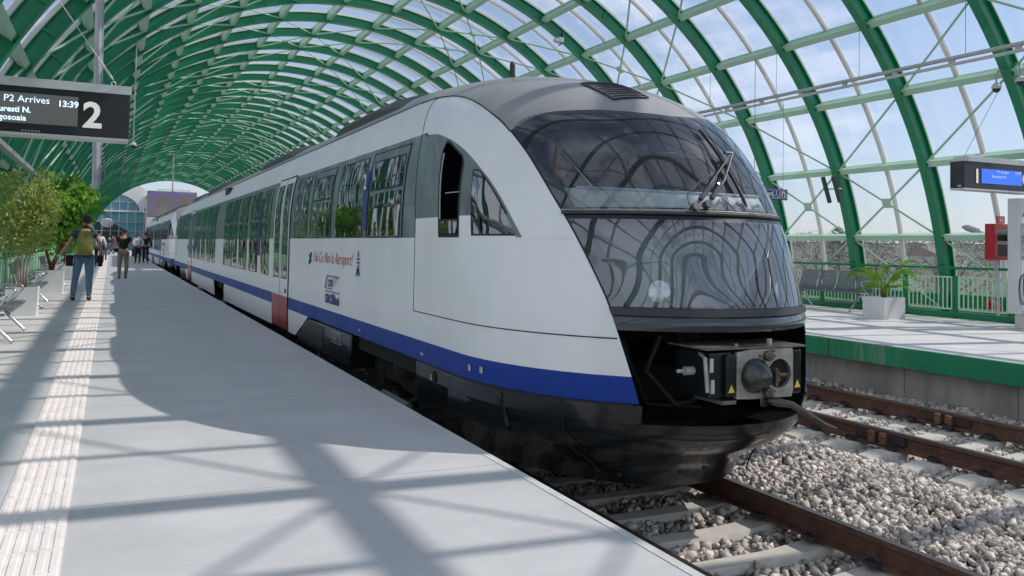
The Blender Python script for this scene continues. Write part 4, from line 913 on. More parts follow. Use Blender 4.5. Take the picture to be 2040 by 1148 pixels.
# cameras
def cctv(loc, lab, arm):
    e = empty('dome_camera', loc, lab, 'security camera')
    mb = MB(); mb.lathe((0,0,0), (0,0,1), [(-.02, .075), (.0, .082), (.03, .078), (.07, .05), (.09, .02)], 20); mb.build('housing', 'totem', e, smooth='auto')
    mb = MB(); mb.lathe((0,0,-.02), (0,0,-1), [(0, .068), (.03, .062), (.055, .04), (.068, .01)], 18); mb.build('dome', mat('smoked dome', (.02, .02, .022), .08), e, smooth=True)
    mb = MB(); mb.tube([(0, 0, .09)]+arm, .016, 8); mb.build('arm', 'zinc', e); return e
cctv((13.89, 9.72, 4.29), 'white dome camera, left-hand one of the pair under the cable tray', [(0, 0, .25), (.05, 0, .30), (.25, -.02, .34)])
cctv((13.98, 9.35, 4.36), 'white dome camera, right-hand one of the pair under the cable tray', [(0, 0, .22), (.05, .02, .30), (.1, .15, .34)])
cctv((.43, 23.5, 3.76), 'small white dome camera hanging in the distance beside the left display', [(0, 0, 3.0)])
e = empty('camera_cluster', (11.25, 20.93, 7.20), 'small grey camera on an arm fixed to a roof rib above the train', 'security camera')
mb = MB(); mb.box((0, 0, 0), (.16, .24, .13)); mb.box((-.14, -.05, -.02), (.1, .14, .1)); mb.build('body', 'totem', e, bevel=.01)
mb = MB(); mb.tube([(0, 0, .05), (.18, .1, .12), (.22, .22, .3)], .025, 6); mb.tube([(-.06, -.06, -.16), (.05, -.02, -.1), (.1, .1, .05)], .02, 6); mb.build('arm', 'darkiron', e)
# hanging column and tray on the left
mb = MB(); mb.tube([(-.24, 14.35, 2.12), (-.30, 14.35, 5.9)], .055, 12); mb.tube([(-.18, 14.35, 2.2), (-.24, 14.35, 5.9)], .012, 5); tag(mb.build('hanging_pole', 'zinc', smooth='auto'), 'grey metal pole hanging from the roof behind the left display', 'pole')
mb = MB(); mb.b2(-1.78, -1.66, 4, 60, 2.86, 2.95); tag(mb.build('cable_duct', 'zinc'), 'grey cable duct running above the potted trees on the left', 'cable duct')

# benches: one builder, seats along +Y, facing -X
M['bench'] = mat('perforated grey steel', (.20, .22, .24), .4, .35, var=.1, scale=30)
M['chrome'] = mat('chrome tube', (.6, .6, .61), .16, .9)
def bench(loc, rz, n, lab):
    e = empty('bench', loc, lab, 'bench', None, rz)
    mb = MB(); mb.box((.05, n*.56/2, .40), (.06, n*.56, .035)); mb.build('beam', 'chrome', e)
    for k in range(n):
        prof = [(-.25, .405), (-.235, .43), (-.2, .44), (-.05, .425), (.08, .42), (.15, .44), (.19, .50), (.24, .66), (.29, .84), (.30, .86)]
        mb = MB(); ns = 9
        for i in range(ns):      # narrow slats with slots between them
            y0 = k*.56+.02+i*(.52/ns); y1 = y0+.52/ns-.012
            P = np.array([[(x_, y_, z_) for x_, z_ in prof] for y_ in (y0, y1)]); mb.grid(P); mb.grid(P+np.array([.004, 0, -.008]))
        for x_, z_ in (prof[1], prof[-1], prof[5]): mb.b2(x_-.012, x_+.012, k*.56+.015, k*.56+.545, z_-.016, z_-.002)
        mb.build('seat_shell', 'bench', e)
    for k in (0, 2, n) if n > 3 else (0, n):
        y_ = k*.56+(-.0 if k else .01)
        mb = MB(); mb.tube([(.12, y_, .40), (.2, y_, .66), (.0, y_, .665), (-.18, y_, .66), (-.215, y_, .62), (-.1, y_, .45), (.0, y_, .40)], .014, 8); mb.build('armrest', 'chrome', e, smooth=True)
    for y_ in (.28, n*.56-.28):
        for sx in (-1, 1):
            mb = MB(); mb.tube([(.05, y_, .39), (.05+sx*.12, y_, .22), (.05+sx*.30, y_, .03), (.05+sx*.32, y_, .01)], [.028, .026, .02, .022], 8); mb.build('leg', 'chrome', e, smooth=True)
    return e
bench((14.62, 13.12, .1), 0, 4, 'grey perforated steel bench on the far platform beside the palm')
bench((-1.36, 14.5, 0), pi, 4, 'grey slatted steel bench in front of the first white planter at the left edge')
bench((-1.42, 20.6, 0), pi, 4, 'grey slatted steel bench between the two potted trees')
bench((-1.42, 27.9, 0), pi, 4, 'grey slatted steel bench beyond the second potted tree')

# planters
M['planter'] = mat('white planter paint', (.70, .71, .72), .5, var=.05, scale=3)
M['soil'] = mat('brown bark soil', (.09, .055, .03), .95, var=.5, scale=30, bump=.6)
def planter(x0, x1, y0, y1, z, h, lab, tap=.9):
    e = empty('planter', ((x0+x1)/2, (y0+y1)/2, z), lab, 'planter'); wx, wy = (x1-x0)/2, (y1-y0)/2; mb = MB()
    o_ = [(-wx, -wy), (wx, -wy), (wx, wy), (-wx, wy)]; rings = [[(a*tap, b_*tap, 0) for a, b_ in o_], [(a, b_, h) for a, b_ in o_], [(a*.93, b_*.93, h) for a, b_ in o_], [(a*.92, b_*.92, h-.06) for a, b_ in o_]]
    v = [p for r_ in rings for p in r_]; f = [(r*4+k, r*4+(k+1) % 4, r*4+4+(k+1) % 4, r*4+4+k) for r in range(3) for k in range(4)]; mb.add(v, f); mb.build('box', 'planter', e)
    mb = MB(); mb.b2(-wx*.92, wx*.92, -wy*.92, wy*.92, h-.07, h-.045); mb.build('soil', 'soil', e); return e
planter(-1.62, -1.12, 16.86, 17.38, 0, .50, 'white square planter holding the small-leaved tree, nearest on the left', .93)
planter(-1.64, -1.03, 23.66, 24.26, 0, .57, 'white square planter holding the broad-leaved tree behind the first one', .93)
planter(13.36, 13.92, 11.62, 12.14, .1, .42, 'white square planter holding the palm on the far platform', 1.0)
planter(-1.64, -1.1, 31.2, 31.8, 0, .5, 'white planter farther along the left platform, third from the front', .93)
def leaves(mb, centers, n, spread, size, aspect=.45, droop=.3, lobes=False):
    C_ = np.array(centers); k = rng.integers(0, len(C_), n); P = C_[k, :3]+rng.normal(size=(n, 3))*spread*C_[k, 3:4]
    for p_ in P:
        d = Vector(rng.normal(size=3)); d.z -= droop; d.normalize(); s_ = size*rng.uniform(.6, 1.25); u = d.orthogonal().normalized(); u = (Matrix.Rotation(rng.uniform(0, 6.28), 3, d) @ u); nrm = d.cross(u)
        p = Vector(p_); 
        if lobes:
            pts = [(0, 0), (.25, .42), (.38, .22), (.62, .55), (.72, .25), (1.0, 0), (.72, -.25), (.62, -.55), (.38, -.22), (.25, -.42)]
            v = [p+d*s_*a+u*s_*b_*.9+nrm*s_*(.12*abs(b_)-.15*a*a) for a, b_ in pts]; mb.add(v, [(0, 1, 2), (0, 2, 3, 4), (0, 4, 5), (0, 5, 6), (0, 6, 7, 8), (0, 8, 9)])
        else:
            v = [p, p+d*s_*.5+u*s_*aspect*.5+nrm*s_*.06, p+d*s_-nrm*s_*.08, p+d*s_*.5-u*s_*aspect*.5+nrm*s_*.06]; mb.add(v, [(0, 1, 2), (0, 2, 3)])
M['leaf small'] = leafmat('variegated small leaves', (.30, .36, .12), .35)
M['leaf broad'] = leafmat('glossy broad leaves', (.17, .34, .05), .35)
M['palm leaf'] = leafmat('palm leaflets', (.17, .34, .03), .35)
M['bark pale'] = mat('pale smooth bark', (.42, .38, .33), .8, var=.2, scale=20)
M['bark'] = mat('brown bark', (.14, .075, .04), .85, var=.3, scale=20, bump=.3)
def potted(loc, lab, trunk, tm, cent, args, lm):
    e = empty('potted_tree', loc, lab, 'potted tree'); mb = MB()
    for t_ in trunk: mb.tube(t_[0], t_[1], 8)
    mb.build('trunk', tm, e, smooth=True); mb = MB(); leaves(mb, cent, *args[0], **args[1]); mb.build('crown', lm, e); return e
cent = [(rng.uniform(-.42, .42), rng.uniform(-.42, .42), rng.uniform(.70, 2.0), rng.uniform(.6, 1)) for _ in range(52)]
cent = [c for c in cent if (c[0]**2+c[1]**2)**.5 < .52-.15*abs(c[2]-1.3)]
potted((-1.40, 17.12, .45), 'slender pale-stemmed tree with small mottled leaves in the nearest left planter', [([(.03*k-.03, .02*k, 0), (.05*k-.06, .03*k, .5), (.12*k-.12, .06*k-.05, 1.1), (.16*k-.16, .1*k-.1, 1.75)], [.022, .018, .013, .006]) for k in range(4)]+[([(0, 0, .6+.2*k), (.25*cos(k*2.2), .25*sin(k*2.2), .95+.2*k), (.42*cos(k*2.2), .42*sin(k*2.2), 1.1+.2*k)], [.01, .007, .003]) for k in range(5)], 'bark pale', cent, ((3900, .12, .085), dict(aspect=.5)), 'leaf small')
cent = [(rng.uniform(-.55, .85), rng.uniform(-.6, .6), rng.uniform(.75, 2.3), rng.uniform(.6, 1)) for _ in range(60)]
cent = [c for c in cent if ((c[0]-.12)/.85)**2+(c[1]/.75)**2+((c[2]-1.5)/.9)**2 < 1.0]
potted((-1.32, 23.96, .5), 'bushy brown-stemmed tree with broad bright green leaves in the second left planter', [([(-.02, 0, 0), (.05, 0, .25), (.2, .02, .6), (.35, .05, 1.0), (.4, .05, 1.5)], [.06, .055, .045, .035, .02]), ([(0, 0, .1), (-.12, .05, .5), (-.22, .08, 1.0), (-.2, .1, 1.6)], [.045, .035, .028, .015]), ([(.2, 0, .6), (.05, -.1, 1.0), (.1, -.15, 1.6)], [.03, .025, .015]), ([(.35, .05, 1.0), (.6, .1, 1.4), (.8, .1, 1.9)], [.025, .02, .01])], 'bark', cent, ((2700, .15, .15), dict(lobes=True)), 'leaf broad')
cent = [(rng.uniform(-.4, .4), rng.uniform(-.4, .4), rng.uniform(.8, 1.8), 1) for _ in range(18)]
potted((-1.37, 31.5, .44), 'third small leafy tree in a planter farther along the left platform', [([(0, 0, 0), (.02, 0, .8), (.05, 0, 1.5)], [.03, .025, .01])], 'bark', cent, ((900, .15, .10), dict(aspect=.5)), 'leaf small')
# palm
e = empty('palm', (13.64, 11.88, .48), 'small arching palm in the white planter on the far platform', 'palm')
mb = MB()
for k in range(4): mb.tube([(.03*cos(k*1.6), .03*sin(k*1.6), 0), (.045*cos(k*1.6), .045*sin(k*1.6), .16), (.03*cos(k*1.6), .03*sin(k*1.6), .3)], [.028, .022, .012], 7)
mb.build('trunk', mat('orange brown palm stem', (.20, .10, .03), .7, var=.3, scale=20), e)
for k in range(13):
    a = k*2.4+.3; ln = rng.uniform(.50, .74)*(1 if k < 9 else .7); up = rng.uniform(.34, .55)*(1 if k < 9 else .35); mb = MB(); pts = []
    if k == 0: a, ln, up = -.35, .80, .66
    if k == 1: a, ln, up = 3.0, .80, .50
    for q in lin(0, 1, 14): pts.append(Vector((cos(a)*ln*q, sin(a)*ln*q, (.16+up*math.sin(q*2.15)-.10*q*q))))
    mb.tube(pts, [.008]*6+[.005]*8, 5)
    for i in range(3, 14):
        d = (pts[i]-pts[i-1]).normalized(); sd = d.cross(Vector((0,0,1))).normalized()
        for s_ in (-1, 1):
            for h_ in (0, .5):
                p = pts[i]*(1-h_)+pts[i-1]*h_; L_ = .19*(1.15-abs(i/13-.5)); v = (d*.95+sd*s_*.55-Vector((0,0,.30))).normalized()*L_; nn = v.cross(d).normalized()*.0055
                mb.add([p, p+v*.5+nn, p+v-Vector((0, 0, .03)), p+v*.5-nn], [(0, 1, 2), (0, 2, 3)])
    mb.build('frond', 'palm leaf', e)

# ================================================================== PEOPLE
def skin(name, V, E_, Rr, m, parent, sub=1, im=None):
    me = bpy.data.meshes.new(name); me.from_pydata([tuple(v) for v in V], E_, []); o = bpy.data.objects.new(name, me); COL.objects.link(o)
    md = o.modifiers.new('s', 'SKIN'); md.use_smooth_shade = True
    sv = me.skin_vertices[0].data if me.skin_vertices else None
    if sv is None:
        bm = bmesh.new(); bm.from_mesh(me); bm.verts.layers.skin.verify(); bm.to_mesh(me); bm.free(); sv = me.skin_vertices[0].data
    for i, r_ in enumerate(Rr): sv[i].radius = r_ if isinstance(r_, tuple) else (r_, r_)
    sv[0].use_root = True
    ss = o.modifiers.new('b', 'SUBSURF'); ss.levels = sub; ss.render_levels = sub
    dg = bpy.context.evaluated_depsgraph_get(); m2 = bpy.data.meshes.new_from_object(o.evaluated_get(dg)); bpy.data.objects.remove(o)
    m2.materials.clear(); m2.materials.append(M[m] if isinstance(m, str) else m); m2.polygons.foreach_set('use_smooth', [True]*len(m2.polygons))
    o = bpy.data.objects.new(name, m2); COL.objects.link(o); return par(o, parent)
M['skin'] = mat('skin', (.42, .22, .15), .5, var=.06); M['hair'] = mat('dark hair', (.02, .014, .01), .6)
def cm(n, c): 
    if n not in M: M[n] = mat(n, c, .85, var=.15, scale=12, bump=.15, bscale=30)
    return n
def person(loc, rz, H, lab, top, bottom, shoes='black shoe leather', legs=None, arms=None, head=(0, 0), hair='hair', sit=False, detail=True):
    e = empty('person', loc, lab, 'person', None, rz); k = H/1.78; V3 = lambda *a: Vector(a)*k
    legs = legs or dict(l=((-.12, .10, .50), (-.12, .02, .09)), r=((.11, .02, .50), (.11, -.14, .12)))
    arms = arms or dict(l=((-.30, -.04, 1.16), (-.33, .06, .93)), r=((.30, -.02, 1.16), (.32, .12, .95)))
    V = [(0, 0, .98), (0, 0, 1.14), (0, .0, 1.30), (0, .0, 1.43), (0, .005, 1.52), (head[0]*.3, .015+head[1]*.3, 1.585), (head[0], .02+head[1], 1.66), (head[0], .02+head[1], 1.735)]
    Rr = [(.15, .11), (.135, .10), (.155, .11), (.12, .085), (.055, .055), (.065, .075), (.080, .095), (.062, .075)]; E_ = [(i, i+1) for i in range(7)]
    idx = {}
    for s_, sg in (('l', -1), ('r', 1)):
        kn, an = legs[s_]; hip = (sg*.095, 0, .90); toe = (an[0], an[1]+.15, max(.035, an[2]-.06)); b0 = len(V)
        V += [hip, ((hip[0]+kn[0])/2, (hip[1]+kn[1])/2, (hip[2]+kn[2])/2), kn, ((kn[0]+an[0])/2, (kn[1]+an[1])/2-.015, (kn[2]+an[2])/2+.04), an, toe]; Rr += [.098, .083, .058, .056, .038, .032]; E_ += [(0, b0)]+[(b0+i, b0+i+1) for i in range(5)]; idx['leg'+s_] = b0
        el, wr = arms[s_]; sh = (sg*.185, 0, 1.43); b0 = len(V); V += [sh, ((sh[0]+el[0])/2, (sh[1]+el[1])/2, (sh[2]+el[2])/2), el, ((el[0]*.6+wr[0]*.4), (el[1]*.6+wr[1]*.4), el[2]*.6+wr[2]*.4), wr]; Rr += [.062, .048, .038, .036, .025]
        E_ += [(3, b0)]+[(b0+i, b0+i+1) for i in range(4)]; idx['arm'+s_] = b0
        d = (Vector(wr)-Vector(el)).normalized(); sd = d.cross(Vector((1, 0, 0))).normalized()
        p0 = Vector(wr)+d*.05; b1 = len(V); V += [tuple(p0)]; Rr += [(.030, .022)]; E_ += [(b0+4, b1)]
        if detail:
            for q, (off, L_) in enumerate(((-.028, .07), (-.010, .085), (.010, .08), (.027, .062))):
                r0 = p0+d*.035+sd*off; b2 = len(V); V += [tuple(r0), tuple(r0+d*L_*.5+Vector((-sg*.008, 0, 0))), tuple(r0+d*L_*.9+Vector((-sg*.026, 0, 0)))]; Rr += [.010, .009, .008]; E_ += [(b1, b2), (b2, b2+1), (b2+1, b2+2)]
            b2 = len(V); V += [tuple(p0+sd*-.035), tuple(p0+sd*-.058+d*.04)]; Rr += [.011, .009]; E_ += [(b1, b2), (b2, b2+1)]
    def mk(sel, name, m, grow, sub=1, trim=None):
        mp_ = {a: i for i, a in enumerate(sel)}; return skin(name, [Vector(V[a])*k for a in sel], [(mp_[a], mp_[b_]) for a, b_ in E_ if a in mp_ and b_ in mp_], [tuple((x+grow)*k for x in (Rr[a] if isinstance(Rr[a], tuple) else (Rr[a], Rr[a]))) for a in sel], m, e, sub)
    mk(list(range(len(V))), 'body', 'skin', 0)
    al, ar, ll, lr = idx['arml'], idx['armr'], idx['legl'], idx['legr']
    long_ = top[1]; sl_ = (al, al+1, ar, ar+1) if not long_ else (al, al+1, al+2, al+3, al+4, ar, ar+1, ar+2, ar+3, ar+4)
    mk([0, 1, 2, 3]+list(sl_), 'shirt', top[0], .017)
    mk([0]+[ll+i for i in range(5)]+[lr+i for i in range(5)], 'trousers', bottom, .014)
    for b0 in (ll, lr):
        mk([b0+4, b0+5], 'shoe', shoes, .018)
    hx, hy = head; mb = MB(); hc = Vector((hx, .005+hy, 1.69))*k
    ng = 9; P = []
    for i in range(ng):
        th = pi*.62*i/(ng-1); row = []
        for j in range(17): ph = 2*pi*j/16; row.append(tuple(hc+Vector((.088*sin(th)*cos(ph), .108*sin(th)*sin(ph)-.012*(1 if sin(ph) < 0 else -.6), .102*cos(th)))*k if not (sin(ph) > .35 and th > 1.0) else tuple(hc+Vector((.07*sin(1.0)*cos(ph), .088*sin(1.0)*sin(ph), .09*cos(1.0)))*k)))
        P.append(row)
    mb.grid(np.array(P)); mb.build('hair', hair, e, smooth=True)
    if detail:
        mb = MB(); 
        for sg in (-1, 1): mb.box((hc.x+sg*.086*k, hc.y+.01, hc.z-.045*k), (.018*k, .035*k, .055*k))
        mb.box((hc.x, hc.y+.112*k, hc.z-.05*k), (.022*k, .03*k, .04*k)); mb.build('face_feature', 'skin', e, bevel=.006)
    return e, k
navy = cm('navy shirt cloth', (.025, .045, .10)); jeans = cm('blue jeans', (.10, .19, .30)); blk = cm('black cloth', (.008, .008, .009)); kh = cm('khaki trousers', (.19, .17, .115)); wht = cm('white shirt cloth', (.62, .66, .74)); dk = cm('dark navy cloth', (.012, .014, .025)); cm('black shoe leather', (.01, .01, .01)); gry = cm('grey cloth', (.12, .12, .13)); olive = cm('olive backpack fabric', (.20, .22, .05)); lb = cm('light blue cloth', (.22, .32, .5))
p1, k1 = person((-.52, 20.75, 0), 0, 1.84, 'person in navy T-shirt, blue jeans and black cap walking away with a green backpack', (navy, False), jeans, legs=dict(l=((-.15, .06, .50), (-.19, .0, .09)), r=((.11, -.02, .50), (.12, -.16, .10))), arms=dict(l=((-.30, -.05, 1.18), (-.47, .04, .97)), r=((.31, -.08, 1.19), (.30, .14, 1.04))), head=(.035, .03))
mb = MB(); hc = Vector((.035, .03, 1.70))*k1
mb.grid(np.array([[tuple(hc+Vector((.100*sin(th)*cos(ph), .118*sin(th)*sin(ph), .105*cos(th)-.0))*k1) for ph in lin(0, 2*pi, 17)] for th in lin(0, pi*.55, 8)])); mb.grid(np.array([[tuple(hc+Vector((.045+q*.5+.07*s_, .09+q, .0-.25*q))*k1) for s_ in lin(-1, 1, 7)] for q in lin(0, .09, 4)])); mb.build('cap', blk, p1, smooth=True)
mb = MB(); mb.box(tuple(hc+Vector((.055, .10, -.11))*k1), (.09, .06, .08)); mb.build('face_mask', cm('pale blue face mask', (.45, .68, .78)), p1, bevel=.02)
bp_ = empty('backpack', (-.52, 20.75-.13, 1.0), 'olive green backpack on the back of the person in the black cap', 'backpack')
mb = MB(); P = []
for i, (z_, wx, dy) in enumerate(((0, .08, .04), (.02, .13, .10), (.15, .165, .14), (.32, .165, .14), (.44, .14, .11), (.52, .09, .07), (.535, .03, .02))):
    P.append([(.02+wx*math.copysign(abs(cos(a))**.6, cos(a)), -dy*math.copysign(abs(sin(a))**.6, sin(a))*.9-.07, z_) for a in lin(0, 2*pi, 25)])
mb.grid(np.array(P)); mb.build('bag', olive, bp_, smooth=True)
for sg in (-1, 1):
    mb = MB(); mb.tube([(.02+sg*.07, -.02, .46), (.02+sg*.12, .02, .56), (.02+sg*.14, .10, .53), (.02+sg*.145, .2, .40)], .022, 6); mb.build('strap', cm('grey brown strap', (.14, .11, .10)), bp_)
mb = MB(); mb.tube([(.1, -.185, .30), (0, -.2, .38), (.07, -.18, .47)], .004, 4); mb.build('seam', blk, bp_)
mb = MB(); mb.box((-.28, 0, .1), (.14, .10, .24)); b_ = mb.build('shoulder_bag', blk, bevel=.02); b_.location = (-.52, 20.72, .78); tag(b_, 'black shoulder bag at the left hip of the person with the backpack', 'bag')
mb = MB(); mb.box((0, 0, 0), (.13, .12, .16)); mb.cyl((0, .0, -.08), (0, .5, -1), .05, .16, 16); b_ = mb.build('photo_camera', blk, bevel=.01); b_.location = (-.20, 20.8, .92); tag(b_, 'black photo camera with lens hanging at the right hip of the backpack wearer', 'camera')
p2, k2 = person((.40, 32.3, 0), R(-4), 1.73, 'person in black T-shirt and khaki cargo trousers walking away along the platform', (blk, False), kh, legs=dict(l=((-.12, .03, .50), (-.11, -.04, .09)), r=((.12, .08, .50), (.09, .02, .09))), arms=dict(l=((-.33, -.05, 1.19), (-.44, -.02, .96)), r=((.31, .0, 1.18), (.30, .18, 1.08))), head=(.03, .0))
mb = MB(); mb.box((0, 0, 0), (.18, .14, .13)); b_ = mb.build('photo_camera', blk, bevel=.02); b_.location = (.18, 32.45, .98); tag(b_, 'black camera bag on the left hip of the person in the black T-shirt', 'camera bag')
mb = MB(); mb.cyl((0, 0, 0), (0, .2, 1), .05, .22, 14); b_ = mb.build('camera_lens', blk, bevel=.01); b_.location = (.72, 32.5, .90); tag(b_, 'black lens pouch at the right side of the person in khaki trousers', 'lens pouch')
def std(dx=.0): return dict(l=((-.11, .02, .50), (-.11, 0, .09)), r=((.11, .02, .50), (.12, 0.0, .09)))
person((1.42, 53.7, 0), R(15), 1.76, 'person in white shirt with purple cap and dark trousers standing beside the train', (wht, True), dk, legs=std(), arms=dict(l=((-.28, -.08, 1.16), (-.12, -.16, 1.0)), r=((.28, -.08, 1.16), (.12, -.16, 1.0))), hair=cm('purple cap cloth', (.13, .05, .22)))
person((1.86, 54.6, 0), R(-20), 1.80, 'person in dark uniform standing closest to the train behind the white-shirted one', (dk, True), dk, legs=std(), detail=False)
person((-.55, 47.5, 0), 0, 1.78, 'person in white shirt and black trousers just right of the backpack wearer', (wht, True), blk, legs=std(), detail=False)
for i, (x_, y_, t_, b2c, lab) in enumerate(((-.62, 80, dk, dk, 'leftmost distant person in dark clothes'), (-.15, 84, navy, jeans, 'distant person in navy top and jeans'), (.3, 88, gry, jeans, 'distant person in grey top near the tactile strip end'), (.75, 82, blk, dk, 'distant person in black beside the grey-topped one'), (1.25, 86, dk, gry, 'distant person in grey trousers farther down the platform'), (1.75, 72, wht, dk, 'distant person in a white top close to the rear train'), (-.9, 92, wht, gry, 'distant person in a white top at the far left of the crowd'), (.1, 97, dk, blk, 'farthest dark figure at the end of the platform'))):
    person((x_, y_, 0), R(40*i), 1.70+.02*(i % 4), lab, (t_, True), b2c, legs=std(), detail=False)
dr, kd = person((3.40, 6.42, .60), pi, 1.70, 'driver in dark uniform and pale blue mask sitting in the cab behind the windscreen', (dk, True), dk, legs=dict(l=((-.13, .42, .86), (-.13, .50, .48)), r=((.13, .42, .86), (.13, .50, .48))), arms=dict(l=((-.27, .10, 1.20), (-.18, .32, 1.08)), r=((.27, .10, 1.20), (.18, .32, 1.08))))
mb = MB(); mb.box((0, .115, 1.60), (.10, .06, .08)); mb.build('face_mask', 'pale blue face mask', dr, bevel=.02)

# ================================================================== THE FAR END
M['shell'] = mat('white curved roof shell', (.66, .66, .68), .6, var=.05); M['teal glass'] = mat('blue green curtain glass', (.12, .30, .36), .12, ior=1.6, var=.2, scale=.3); M['dark bay'] = mat('painted dark interior', (.012, .035, .045), .3)
tb_ = empty('terminal_building', (0, 135, 0), 'airport terminal with arched blue glass front and white curved shell at the far end', 'building')
mb = MB(); a_ = lin(-.05, pi+.05, 40); r1, r2 = 3.75, 5.0
P = [[(-.15+r*cos(a)*1.0, y_, 5.55+r*.66*sin(a)+(r-3.75)*.8) for a in a_] for r, y_ in ((r1, 0), (r2+.3, 0), (r2+.3, 14), (r1, 14), (r1, 0))]; mb.grid(np.array(P)); mb.build('arched_shell', 'shell', tb_, smooth='auto')
mb = MB(); mb.add([(-.15+3.78*cos(a), .25, 5.55+3.78*.66*sin(a)) for a in lin(0, pi, 30)], [tuple(range(30))]); mb.build('arched_window', 'teal glass', tb_)
mb = MB(); mb.b2(-9, 4.45, .3, 8, -1.2, 5.5); mb.build('glass_wall', 'teal glass', tb_)
mb = MB(); mb.add([(-1.6+3.2*cos(a)*1.25, .28, 1.2+2.9*sin(a)*.95) for a in lin(0, pi, 24)], [tuple(range(24))]); mb.build('hall_shade_sheet', 'dark bay', tb_)  # flat dark sheet before the glass, painted as the shaded hall inside
mb = MB()
for k in range(-7, 5):
    x_ = -.15+1.1*k; h_ = 5.55+3.7*.66*math.sqrt(max(0, 1-((x_+.15)/3.75)**2)) if abs(x_+.15) < 3.7 else 5.5; mb.b2(x_-.03, x_+.03, .1, .24, -1, h_)
for z_ in (1.3, 2.6, 3.9, 5.5, 6.8): mb.b2(-9 if z_ < 5.6 else -3.2, 4.45 if z_ < 5.6 else 2.9, .08, .26, z_-.02-(z_ == 5.5)*.1, z_+.02+(z_ == 5.5)*.1)
mb.build('mullion', 'totem', tb_)
wb = empty('service_block', (8, 128, 0), 'pale concrete block with a stepped roofline standing behind the departure board', 'building')
mb = MB(); mb.b2(-3.6, 9, 0, 12, -1.2, 7.6); mb.build('wall', mat('pale render', (.56, .56, .58), .8, var=.06), wb)
mb = MB(); mb.b2(-2.2, 2.0, .5, 6, 7.6, 8.6); mb.b2(-3.7, 9.1, -.1, 12.1, 7.6, 7.75); mb.build('roof', 'shell', wb)
db = empty('departure_board', (4.45, 75, 3.3), 'large purple-headed departure board hanging at the far end above the train', 'departure board')
mb = MB(); mb.b2(-1.9, 1.9, 0, .4, -.05, 2.1); mb.build('frame', 'zinc', db, bevel=.02)
mb = MB(); mb.b2(-1.74, 1.74, -.02, 0, .03, 1.98); mb.build('panel', mat('dim brown display panel', (.16, .15, .15), .35, emit=((.07, .06, .065), 1)), db)
mb = MB(); mb.b2(-1.74, 1.74, -.03, -.021, 1.8, 1.98)
for k in range(8): mb.b2(-1.7, -1.3, -.03, -.021, 1.62-.16*k, 1.69-.16*k); mb.b2(.05, .40, -.03, -.021, 1.62-.16*k, 1.69-.16*k)
mb.build('panel_rows', mat('purple display rows', (.05, .04, .12), .4, emit=((.09, .07, .22), 1)), db)
mb = MB(); mb.tube([(.0, .2, 2.1), (0, .2, 5.6)], .05, 8); mb.build('hanger', 'zinc', db)
gl = empty('globe_lamp', (-.28, 62, 0), 'round pale fixture on a dark post between the potted tree and the crowd', 'lamp'); mb = MB(); mb.lathe((0, 0, 2.15), (0,0,1), [(0, .03), (.08, .3), (.3, .42), (.52, .3), (.6, .03)], 20); mb.build('globe', 'shell', gl, smooth=True); mb = MB(); mb.tube([(0, 0, 0), (0, 0, 2.2)], .05, 8); mb.build('post', 'darkiron', gl)

# ================================================================== OUTSIDE THE GLASS
M['scrub'] = mat('leafless brown crowns', (.10, .098, .078), .95, var=.1, scale=.1, island=.14)
M['scrub green'] = mat('evergreen scrub', (.06, .088, .05), .95, var=.1, scale=.1, island=.14)
def gz(x, y):
    d = math.hypot(x-6, y-20); return -5.2+10.0*min(1, max(0, (d-45)/330))**1.1+(1.2*math.sin(x*.013)*math.cos(y*.011) if d > 150 else 0)+(d*.0022 if d > 420 else 0)
def crown(mb, x, y, z, r, h, n, s):
    for _ in range(n):
        a, b_ = rng.uniform(0, 6.28), rng.uniform(-1, 1); q = rng.uniform(.45, 1)**.5; c_ = math.sqrt(max(0, 1-b_*b_)); p = Vector((x+r*q*c_*cos(a), y+r*q*c_*sin(a), z+h*q*b_)); d = Vector(rng.normal(size=3)).normalized()*s; u = d.orthogonal().normalized()*s*.45
        mb.add([p-d, p+u, p+d, p-u], [(0, 1, 2, 3)])
mb = MB(); mg = MB()
for _ in range(620):
    a = rng.uniform(R(-8), R(75)); d = rng.uniform(95, 420); x_, y_ = 6+d*cos(a), 20+d*sin(a); z_ = gz(x_, y_); h_ = rng.uniform(1.5, 3.8)
    crown(mg if rng.random() < .35 else mb, x_, y_, z_+h_*.6, rng.uniform(2, 4.5), h_, 110, .13+d*.0010)
tag(mb.build('wood', 'scrub'), 'far-off leafless brown woodland on the skyline beyond the glazing', 'woodland', kind='stuff')
tag(mg.build('scrub', 'scrub green'), 'dull green bushes scattered through the far-off brown woodland', 'bushes', kind='stuff')
spots = [(62, 47, 4.0, 3.2), (70, 62, 4.5, 3.5), (58, 36, 3.4, 2.8), (80, 80, 5, 4), (66, 28, 3.6, 3), (90, 50, 4.5, 4), (75, 20, 4, 3.5), (100, 110, 5, 4.5), (60, 55, 3, 2.6), (84, 66, 4.4, 3.4)]
order = ['nearest the train nose', 'second', 'third']
spots.sort(key=lambda q: -q[1]/q[0])
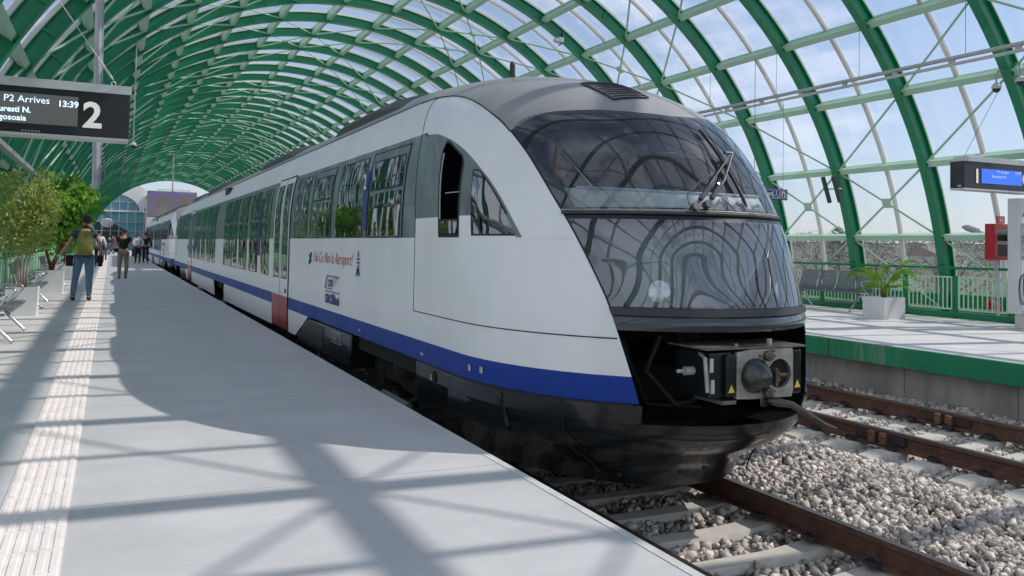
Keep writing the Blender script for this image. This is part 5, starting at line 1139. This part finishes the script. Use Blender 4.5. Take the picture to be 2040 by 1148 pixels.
for i, (x_, y_, h_, r_) in enumerate(spots):
    e = empty('bare_tree', (x_, y_, gz(x_, y_)), f'leafless brown tree beyond the glazed wall, {ORD[i]} from the left', 'tree', 'bare trees beyond the right-hand glazing'); mb = MB(); mb.tube([(0, 0, 0), (.1, 0, h_*.6), (.0, .1, h_*1.2)], [.14, .1, .04], 7)
    for q in range(9): a = q*2.4; mb.tube([(0, 0, h_*(.4+.07*q)), (cos(a)*r_*.5, sin(a)*r_*.5, h_*(.7+.08*q)), (cos(a)*r_*.8, sin(a)*r_*.8, h_*(.85+.08*q))], [.06, .04, .02], 5)
    mb.build('trunk', 'bark', e); mb = MB(); crown(mb, 0, 0, h_*1.0, r_, h_*.65, 1100, .13); mb.build('crown', 'scrub', e)
cz_ = gz(90, 85.8); e = empty('conifer', (90, 85.8, cz_), 'tall dark ragged conifer rising above the skyline left of the palm', 'tree'); mb = MB(); mb.tube([(0, 0, 0), (0, 0, 5.1-cz_)], [.2, .05], 7); mb.build('trunk', 'bark', e); mb = MB()
for q in range(10):
    z_ = (.35+.06*q)*(5.0-cz_)+.3; crown(mb, rng.uniform(-.6, .6), rng.uniform(-.6, .6), z_, 2.3*(1-.07*q), .5, 60, .3)
mb.build('crown', mat('dark conifer', (.025, .035, .025), .9, island=.4, var=.2), e)
sl_ = empty('street_lamp', (40.5, 28.2, -5.0), 'grey street lamp head on a curved arm outside beyond the railing', 'street lamp'); mb = MB(); mb.tube([(0, 0, 0), (0, 0, 6.6), (-.05, .25, 7.1), (-.2, .7, 7.45)], [.1, .07, .05, .04], 8); mb.build('pole', 'zinc', sl_, smooth=True)
mb = MB(); mb.tube([(-.2, .6, 7.4), (-.28, .95, 7.6), (-.38, 1.5, 7.8), (-.42, 1.75, 7.85)], [.07, .17, .17, .06], 10); mb.build('lamp_head', mat('grey lamp housing', (.3, .31, .33), .4), sl_, smooth=True)
for i, (x_, y_, c_) in enumerate(((150, 118, (.6, .58, .55)), (170, 95, (.62, .58, .50)), (190, 150, (.62, .62, .62)))):
    z_ = gz(x_, y_); e = empty('house', (x_, y_, z_), ('pale house farthest right among the woodland', 'ochre house between two pale ones in the woodland', 'white house farthest left in the woodland')[i], 'house'); mb = MB(); mb.b2(-4, 4, -4, 4, -1, 2.6); mb.build('wall', mat('house render', c_, .8), e)
    mb = MB(); mb.add([(-4.4, -4.4, 2.6), (4.4, -4.4, 2.6), (4.4, 4.4, 2.6), (-4.4, 4.4, 2.6), (-4.4, 0, 4.4), (4.4, 0, 4.4)], [(0, 1, 5, 4), (2, 3, 4, 5), (0, 4, 3), (1, 2, 5), (0, 3, 2, 1)]); mb.build('roof', mat('house roof', (.20, .16, .14), .8), e)
